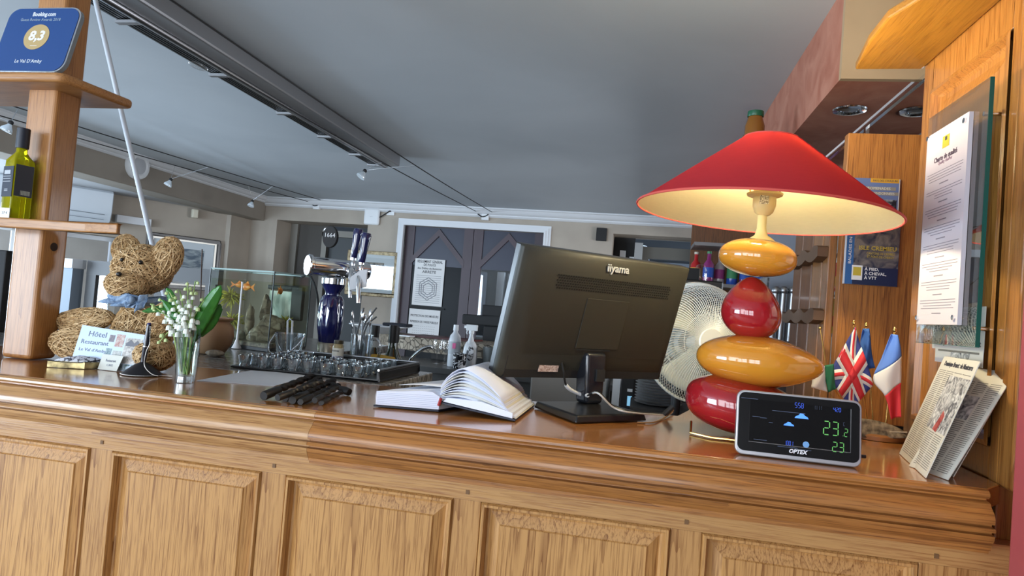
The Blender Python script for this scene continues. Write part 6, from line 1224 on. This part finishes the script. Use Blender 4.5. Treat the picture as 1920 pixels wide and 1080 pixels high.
# ================================================================ flags at the right
def flag(tipx, topy, pole_y, base, label, parts, grp=None, name='table_flag'):
    """parts: list of (name, material, fn(u,v)->point grid) built on the hanging cloth"""
    t = thing(name, label, 'flag', base); top = PY(tipx, topy, pole_y)
    s = MB(); s.tube([base, top], .0014, 8); s.build('staff', BRASS, t); s = MB(); s.lathe([(0, -.004), (.0025, -.003), (.0016, 0), (.0034, .003), (.0036, .006), (.001, .010), (0, .014)], top, 12); s.build('finial', BRASS, t)
    return t
FB_ = mat('flag_blue', (.03, .10, .34), .7); FBr = mat('flag_royal', (.10, .22, .62), .7); FWh = mat('flag_white', (.78, .76, .72), .75); FR = mat('flag_red', (.62, .03, .04), .7); FG = mat('flag_green', (.02, .16, .08), .7)
def cloth(t, quad, y, m, nm, band=(0, 1), wav=.004, ph=0, nu=8, nv=12, par=None, off=0):
    """quad: px corners (top-left, top-right, bottom-right, bottom-left) on plane y; band: v interval"""
    P_ = [PY(x, yy, y) for x, yy in quad]
    def fn(u, v):
        v = band[0]+(band[1]-band[0])*v; p = P_[0].lerp(P_[1], u).lerp(P_[3].lerp(P_[2], u), v); return p+Vector((0, wav*math.sin(u*5+v*4+ph)-off, 0))
    s = MB(); s.grid(fn, nu, nv); return s.build(nm, m, par or t, solid=.0008)
yf = 1.46
fs_ = PZ(1640, 835, ZT+.001)
base0 = Vector((.50, 1.50, ZT+.001))
# stand
s = MB(); s.lathe([(.055, 0), (.055, .008), (.05, .012), (0, .013)], (.495, yf+.02, ZT+.001), 30); o = s.build('flag_stand', mat('stand_wood', (.25, .10, .03), .4)); tag(o, 'round wooden stand holding the little flags behind the weather station', 'stand')
zb_ = ZT+.0145
uk = flag(1601, 610, yf, Vector((.482, yf+.015, zb_)), 'small British flag hanging behind the weather station', None)
Q = [(1603, 612), (1612, 622), (1637, 735), (1556, 700)]
P0 = [PY(x, y, yf-.01) for x, y in ((1590, 614), (1606, 612), (1637, 723), (1552, 688))]
# union flag drawn in its own u,v frame: u along fly (down the drape), v across
def ukp(u, v):
    A = PY(1604, 612, yf-.012); B = PY(1551, 706, yf-.012); Cc = PY(1637, 722, yf-.012); D = PY(1598, 770, yf-.012)
    p = A.lerp(Cc, u).lerp(B.lerp(D, u), v); return p+Vector((0, .004*math.sin(u*6+v*3), 0))
def ukpatch(poly, m, off, nm):
    s = MB(); fr = []
    n = len(poly); vs = [ukp(u, v)-Vector((0, off, 0)) for u, v in poly]; s.add(vs, [tuple(range(n))]); return s
def ukstrip(p, q, w, m, off, nm, nseg=14):
    p = Vector(p); q = Vector(q); d = (q-p).normalized(); nrm = Vector((-d.y, d.x)); s = MB()
    def cl(z): return Vector((min(1, max(0, z.x)), min(1, max(0, z.y))))
    vs = []
    for i in range(nseg+1):
        c_ = p.lerp(q, i/nseg)
        for sg in (-1, 1): z = cl(c_+nrm*w*sg); vs.append(ukp(z.x, z.y)-Vector((0, off, 0)))
    s.add(vs, [(2*i, 2*i+1, 2*i+3, 2*i+2) for i in range(nseg)]); s.build(nm, m, ukf, solid=.0002)
s = MB(); s.grid(lambda u, v: ukp(u, v), 14, 12); ukf = s.build('flag_cloth', mat('uk_blue', (.035, .05, .22), .7), uk, solid=.0006)
for p, q in (((0, 0), (1, 1)), ((0, 1), (1, 0))): ukstrip(p, q, .085, FWh, .0012, 'white_saltire')
for p, q in (((0, 0), (1, 1)), ((0, 1), (1, 0))): ukstrip(p, q, .032, FR, .0016, 'red_saltire')
ukstrip((.5, 0), (.5, 1), .15, FWh, .0020, 'white_cross'); ukstrip((0, .5), (1, .5), .17, FWh, .0020, 'white_cross')
ukstrip((.5, 0), (.5, 1), .085, FR, .0025, 'red_cross'); ukstrip((0, .5), (1, .5), .10, FR, .0025, 'red_cross')
eu = flag(1624, 614, yf+.03, Vector((.498, yf+.035, zb_)), 'small dark blue flag hanging between the British and French flags', None); cloth(eu, [(1618, 616), (1628, 616), (1642, 690), (1608, 698)], yf+.025, FB_, 'flag_cloth', wav=.007)
fr = flag(1677, 623, yf, Vector((.512, yf+.012, zb_)), 'small French flag hanging nearest the leaning newspapers', None)
FQ = [(1672, 626), (1684, 630), (1692, 712), (1638, 705)]
def frp(u, v):
    L = spline([PY(1671, 626, yf-.01), PY(1655, 670, yf-.01), PY(1638, 712, yf-.01), PY(1658, 742, yf-.01), PY(1669, 786, yf-.01)], 10); R = spline([PY(1682, 628, yf-.01), PY(1690, 660, yf-.01), PY(1692, 700, yf-.01), PY(1690, 740, yf-.01), PY(1689, 782, yf-.01)], 10)
    k = v*(len(L)-1); i = min(len(L)-2, int(k)); f_ = k-i; a = L[i].lerp(L[i+1], f_); b = R[i].lerp(R[i+1], f_); return a.lerp(b, u)+Vector((0, .005*math.sin(u*5+v*5), 0))
cl0 = None
for nm, m, a_, b_ in (('blue_band', FBr, 0, .37), ('white_band', FWh, .37, .68), ('red_band', FR, .68, 1)):
    s = MB(); sk_ = .14
    s.grid(lambda u, v: frp(u, min(1, max(0, (a_ if a_ == 0 else a_-sk_*(u-.5))*(1-v)+(b_ if b_ == 1 else b_-sk_*(u-.5))*v))), 10, 12); s.build(nm, m, fr, solid=.0008)
it = flag(1545, 700, yf-.02, Vector((.462, yf, zb_)), 'small green, white and red flag half hidden behind the amber stone', None)
cloth(it, [(1545, 686), (1562, 682), (1568, 730), (1552, 735)], yf-.03, FG, 'green_band'); cloth(it, [(1530, 690), (1545, 686), (1552, 735), (1520, 726)], yf-.03, FWh, 'white_band')
# grey feather
p = PZ(1640, 838, ZT+.003); fe = thing('feather', 'large brown feather lying behind the weather station', 'feather', (p.x, p.y, ZT+.001)); qa, qb = PZ(1560, 812, ZT+.004), PZ(1700, 822, ZT+.012); 
ax_ = (qb-qa)
s = MB(); s.grid(lambda u, v: qa+ax_*v+UPZ*((u-.2)*.036*math.sin(min(1, v*.75+.22)*PI)**.6+.004)+Vector((0, .014*(u-.5), 0)), 6, 24); s.build('vane', noise_mat('feather_brown', (.05, .035, .022), (.24, .18, .12), (90, 6, 90), 3, 0, .8), fe, solid=.001)
s = MB(); s.tube([qa-ax_*.1+UPZ*.004, qb+UPZ*.012], .0014, 6); s.build('shaft', mat('quill', (.45, .38, .28), .5), fe)
# ================================================================ newspapers leaning on the panelled side
NPM = mat('newsprint', srgb('c9c5b8'), .85); NT = mat('news_text', srgb('6f6c66'), .85); ND = mat('news_dark', (.05, .05, .05), .8); PHO = noise_mat('news_photo', (.07, .07, .08), (.65, .64, .62), (70, 70, 70), 5, 1.5, .8)
def news(bl2, br2, tl2, label, photo, cols_, head, red=False, tr_x=None):
    """corner points: foot near the back, foot near the front, head near the back"""
    u = (br2-bl2); Wn = u.length; v_ = (tl2-bl2); Hn = v_.length; M = frame3(bl2, u, v_); t = thing('newspaper', label, 'newspaper', bl2.lerp(br2, .5))
    def N_(fn, nm, m): s = MB(); s.T = M; fn(s); return s.build(nm, m, t, smooth=False)
    N_(lambda s: s.box((Wn/2, Hn/2, -.0006), (Wn, Hn, .0012)), 'folded_sheet', NPM)
    if head: text(head, M @ TR(Wn*.52, Hn*.935, .0003), .012, INK, t, 'headline', width=Wn*.80, bold=.02)
    def colm(s):
        for c_ in range(cols_):
            x0 = Wn*(.05+.92*c_/cols_); x1 = Wn*(.05+.92*(c_+1)/cols_)-.004; k = 0; y = Hn*.87
            while y > Hn*.04:
                if not (photo and photo[0]*Wn < (x0+x1)/2 < photo[2]*Wn and photo[1]*Hn-.003 < y < photo[3]*Hn+.003): s.box(((x0+x1)/2-(.003 if k % 7 == 6 else 0), y, .0001), (x1-x0-(.008 if k % 7 == 6 else .001), .0011, .0001))
                y -= .0034; k += 1
    N_(colm, 'text_columns', NT)
    if photo: N_(lambda s: s.bb((photo[0]*Wn, photo[1]*Hn, .0001), (photo[2]*Wn, photo[3]*Hn, .0003)), 'news_photo', PHO)
    if red: N_(lambda s: s.slab([(Wn*.62, Hn*.36, .0004), (Wn*.74, Hn*.35, .0004), (Wn*.78, Hn*.50, .0004), (Wn*.70, Hn*.54, .0004)], (0, 0, .0001)), 'red_figure', noise_mat('news_red', (.25, .03, .03), (.5, .12, .1), (80, 80, 80), 3))
    return t
zN = ZT+.0012
A1, B1 = PZ(1686, 850, zN), PZ(1735, 896, zN); T1 = PX(1752, 674, .5455)
news(A1, B1, T1, 'front newspaper with a red figure photo leaning on the panelled side', (.42, .36, .98, .84), 4, 'Dominique Brunet : de Montcarra', True)
A2, B2 = PZ(1745, 886, zN)+Vector((.0, .03, 0)), PZ(1777, 900, zN); T2 = PX(1835, 700, .552)
A2 = B2+Vector((-.022, .085, 0)); T2 = Vector((.546, A2.y+.015, T1.z-.005)); news(A2, B2, T2, 'second newspaper leaning behind the front one, nearer the viewer', (.1, .52, .62, .74), 3, None)
A3 = B2+Vector((.022, .095, 0)); B3 = B2+Vector((.020, .03, 0)); T3 = Vector((.5475, A3.y+.02, ZT+.12)); news(A3, B3, T3, 'short folded leaflet standing behind the two newspapers', None, 2, None)
# clippings fixed to the panelled side
def onside(px, py, X): return PX(px, py, X)
XC = XS-.0075
def clip(tlp, brp, label, nm, lines, photo=None, X=XC):
    a = PX(*tlp, X); b = PX(*brp, X); y0, y1 = a.y, b.y; z1, z0 = a.z, b.z; o_ = Vector((X, y0, z0)); M = frame3(o_, (0, -1, 0), (0, 0, 1)); Wc = y0-y1; Hc_ = z1-z0
    t = thing(nm, label, 'clipping', (X, (y0+y1)/2, z0)); s = MB(); s.T = M; s.box((Wc/2, Hc_/2, -.0004), (Wc, Hc_, .0008)); s.build('sheet', mat('clip_paper', srgb('c4c2bd'), .8), t, smooth=False)
    for body, v, wf, sz in lines: text(body, M @ TR(Wc/2, Hc_*v, .0002), sz, INK, t, 'printed_line', width=Wc*wf)
    s = MB(); s.T = M
    for k in range(4): s.box((Wc*.5, Hc_*(.93-.035*k), .0002), (Wc*.86, .0008, .0002))
    s.build('small_print', NT, t, smooth=False)
    if photo: s = MB(); s.T = M; s.bb((Wc*photo[0], Hc_*photo[1], 0), (Wc*photo[2], Hc_*photo[3], .0003)); s.build('news_photo', PHO, t, smooth=False)
clip((1752, 578), (1844, 662), 'clipping about hotel owners fixed on the panelled side below the glass', 'newspaper_clipping', [('Dominique Grataloup', .50, .86, .017), ('les Toques blanches l’honorent', .18, .9, .015)])
clip((1754, 652), (1842, 690), 'clipping with a small photo fixed under the upper clipping', 'newspaper_clipping', [], (.35, .05, .75, .80), XC-.001)
# glass pane with framed charter on stand-offs
XG = .520; ya, yb_ = 1.146, 1.370; zg0, zg1 = 1.353, 1.782
gp = thing('glass_sign_holder', 'green edged glass pane held off the panelled side around the charter', 'sign holder', (XG, 1.26, zg0))
s = MB(); s.bb((XG, ya+.0008, zg0), (XG+.006, yb_, zg1)); s.build('glass_pane', glassy('sign_glass', (.88, .93, .90), 0, .06), gp, smooth=False)
s = MB(); s.bb((XG-.0002, ya, zg0), (XG+.0062, ya+.0007, zg1)); s.bb((XG-.0002, ya+.0008, zg0-.0008), (XG+.0062, yb_, zg0-.0001)); s.build('green_edge', mat('glass_edge', (.01, .09, .07), .1), gp, smooth=False)
a = PX(1825, 212, .5185); b = PX(1810, 610, .5185); c_ = PX(1746, 255, .5185)
cz0, cz1, cy0, cy1 = b.z, (a.z+c_.z)/2, a.y-.0, c_.y
ch = thing('quality_charter', 'white framed sheet headed Charte de qualité in front of the glass pane', 'sign', (.517, (cy0+cy1)/2, cz0)); M = frame3(Vector((.5125, cy1, cz0)), (0, -1, 0), (0, 0, 1)); Wc, Hc_ = cy1-cy0, cz1-cz0
def CH(fn, nm, m): s = MB(); s.T = M; fn(s); return s.build(nm, m, ch, smooth=False)
CH(lambda s: s.box((Wc/2, Hc_/2, -.0035), (Wc, Hc_, .0069)), 'acrylic_sheet', mat('sheet_white', srgb('c9c2c8'), .3))
CH(lambda s: s.bb((Wc*.42, Hc_*.89, .0001), (Wc*.58, Hc_*.95, .0005)), 'yellow_logo', mat('logo_yellow', srgb('b5a534'), .5)); CH(lambda s: s.bb((Wc*.48, Hc_*.925, .0005), (Wc*.53, Hc_*.944, .0008)), 'logo_mark', ND)
text('Charte de qualité', M @ TR(Wc*.5, Hc_*.845, .0002), .013, mat('plum_ink', srgb('4a3a48'), .6), ch, 'heading', width=Wc*.56, bold=.02); text('Quality charter', M @ TR(Wc*.5, Hc_*.822, .0002), .009, mat('plum_ink2', srgb('8a7080'), .6), ch, 'subheading', width=Wc*.34)
def chl(s):
    random.seed(2); y = .78
    for bl__ in range(8):
        for r__ in range(4):
            w_ = .86 if r__ < 2 else random.uniform(.4, .8)
            s.box((Wc*.5, Hc_*y, .0002), (Wc*w_, .0011, .0002)); y -= .0135
        y -= .024; s.box((Wc*.5, Hc_*(y+.012), .0002), (Wc*.22, .0019, .0002)); y -= .016
        if y < .05: break
CH(chl, 'printed_lines', mat('charter_ink', srgb('85808a'), .7))
for yy, zz in ((cy1-.006, cz1-.005), (cy0+.012, cz1-.012), (cy1-.004, cz0+.012), (cy0+.012, cz0+.012)):
    s = MB(); s.lathe([(.0045, 0), (.0045, .003), (0, .0035)], (.5125, yy, zz), 14, Matrix.Rotation(-PI/2, 4, 'Y')); s.tube([(.5195, yy, zz), (.5265, yy, zz)], .002, 8); s.build('screw', CHROME, ch)
for yy, zz in ((ya+.03, zg1-.05), (yb_-.012, zg1-.05), (ya+.03, zg0+.03), (yb_-.012, zg0+.03)):
    s = MB(); s.tube([(XG+.0061, yy, zz), (XS-.0, yy, zz)], .004, 10); s.build('stand_off', CHROME, gp)
# walking guides on the pine board
YG = 1.7145
def guide(tlp, trp, blp, label, th=.008):
    a, b, c_ = PY(*tlp, YG-th), PY(*trp, YG-th), PY(*blp, YG-th); W_ = b.x-a.x; H_ = a.z-c_.z; t = thing('walking_guide', label, 'booklet', (a.x+W_/2, YG-th/2, c_.z))
    M = frame3(Vector((a.x, YG-th, a.z-H_)), (1, 0, 0), (0, 0, 1))
    def G(fn, nm, m): s = MB(); s.T = M; fn(s); return s.build(nm, m, t, smooth=False)
    G(lambda s: s.box((W_/2, H_/2, -th/2+.0002), (W_, H_, th-.0004)), 'booklet_body', mat('booklet_white', (.6, .62, .66), .5)); return t, M, W_, H_, G
t, M, W_, H_, G = guide((1596, 333), (1688, 337), (1586, 410), 'blue walking guide with orange strip, upper one on the pine board')
G(lambda s: s.bb((0, 0, .0), (W_*.98, H_, .0006)), 'blue_cover', mat('cover_lilac', srgb('5a6a94'), .4)); G(lambda s: s.bb((W_*.40, H_*.90, .0007), (W_*.98, H_, .001)), 'orange_strip', mat('strip_orange', srgb('b98a2c'), .5))
text('PAYS DES COULEURS', M @ TR(W_*.70, H_*.945, .0012), .007, ND, t, 'printed_line', width=W_*.5)
G(lambda s: s.bb((W_*.26, H_*.72, .0007), (W_*.92, H_*.80, .001)), 'title_bar', mat('bar_tan', srgb('7d7a74'), .5)); G(lambda s: s.bb((W_*.26, H_*.60, .0007), (W_*.98, H_*.68, .001)), 'title_bar', mat('bar_tan', srgb('7d7a74'), .5)); G(lambda s: s.bb((W_*.10, H_*.66, .0007), (W_*.25, H_*.80, .001)), 'logo_patch', FWh)
text('PROMENADES', M @ TR(W_*.56, H_*.76, .0012), .009, mat('title_pale', (.5, .5, .48), .5), t, 'printed_line', width=W_*.5); text('ET RANDONNEES', M @ TR(W_*.62, H_*.64, .0012), .009, mat('title_pale', (.5, .5, .48), .5), t, 'printed_line', width=W_*.55)
G(lambda s: s.bb((W_*.3, H_*.10, .0007), (W_*.95, H_*.5, .001)), 'cover_photo', noise_mat('guide_photo', (.01, .012, .02), (.35, .38, .42), (60, 60, 60), 5, 1, .4, lo=.45))
t, M, W_, H_, G = guide((1590, 395), (1690, 400), (1574, 531), 'dark blue walking guide to Isle Cremieu, lower one on the pine board', .009)
G(lambda s: s.bb((W_*.16, 0, .0), (W_, H_, .0006)), 'cover_photo', noise_mat('guide_photo2', (.02, .025, .05), (.20, .17, .15), (35, 35, 35), 6, 1.2, .4)); G(lambda s: s.bb((0.002, 0, .0), (W_*.16, H_, .0006)), 'blue_spine_strip', mat('strip_blue', srgb('2f5f96'), .4)); G(lambda s: s.bb((W_*.16, 0, .0007), (W_, H_*.24, .001)), 'navy_foot', mat('foot_navy', srgb('1a2644'), .4))
YEL = mat('title_yellow', srgb('b8a040'), .5)
text('ISLE CREMIEU', M @ TR(W_*.60, H_*.50, .0012), .014, YEL, t, 'title', width=W_*.70, bold=.02); text('CANTONS DE CREMIEU', M @ TR(W_*.66, H_*.43, .0012), .008, YEL, t, 'subtitle', width=W_*.52); text('ET PONT-DE-CHERUY', M @ TR(W_*.66, H_*.385, .0012), .008, YEL, t, 'subtitle', width=W_*.50)
for k, b_ in enumerate(('À PIED,', 'À CHEVAL,', 'À VTT')): text(b_, M @ TR(W_*.38, H_*(.215-.06*k), .0014), .010, FWh, t, 'printed_line', align='LEFT', bold=.02)
G(lambda s: s.bb((W_*.14, H_*.06, .0010), (W_*.34, H_*.26, .0013)), 'white_square', FWh); G(lambda s: s.bb((W_*.165, H_*.12, .0013), (W_*.315, H_*.235, .0016)), 'yellow_square', mat('sq_yellow', srgb('c4ac3c'), .5)); text('BALADES EN', M @ TR(W_*.09, H_*.46, .0008) @ Matrix.Rotation(PI/2, 4, 'Z'), .009, FWh, t, 'side_line', width=H_*.36)
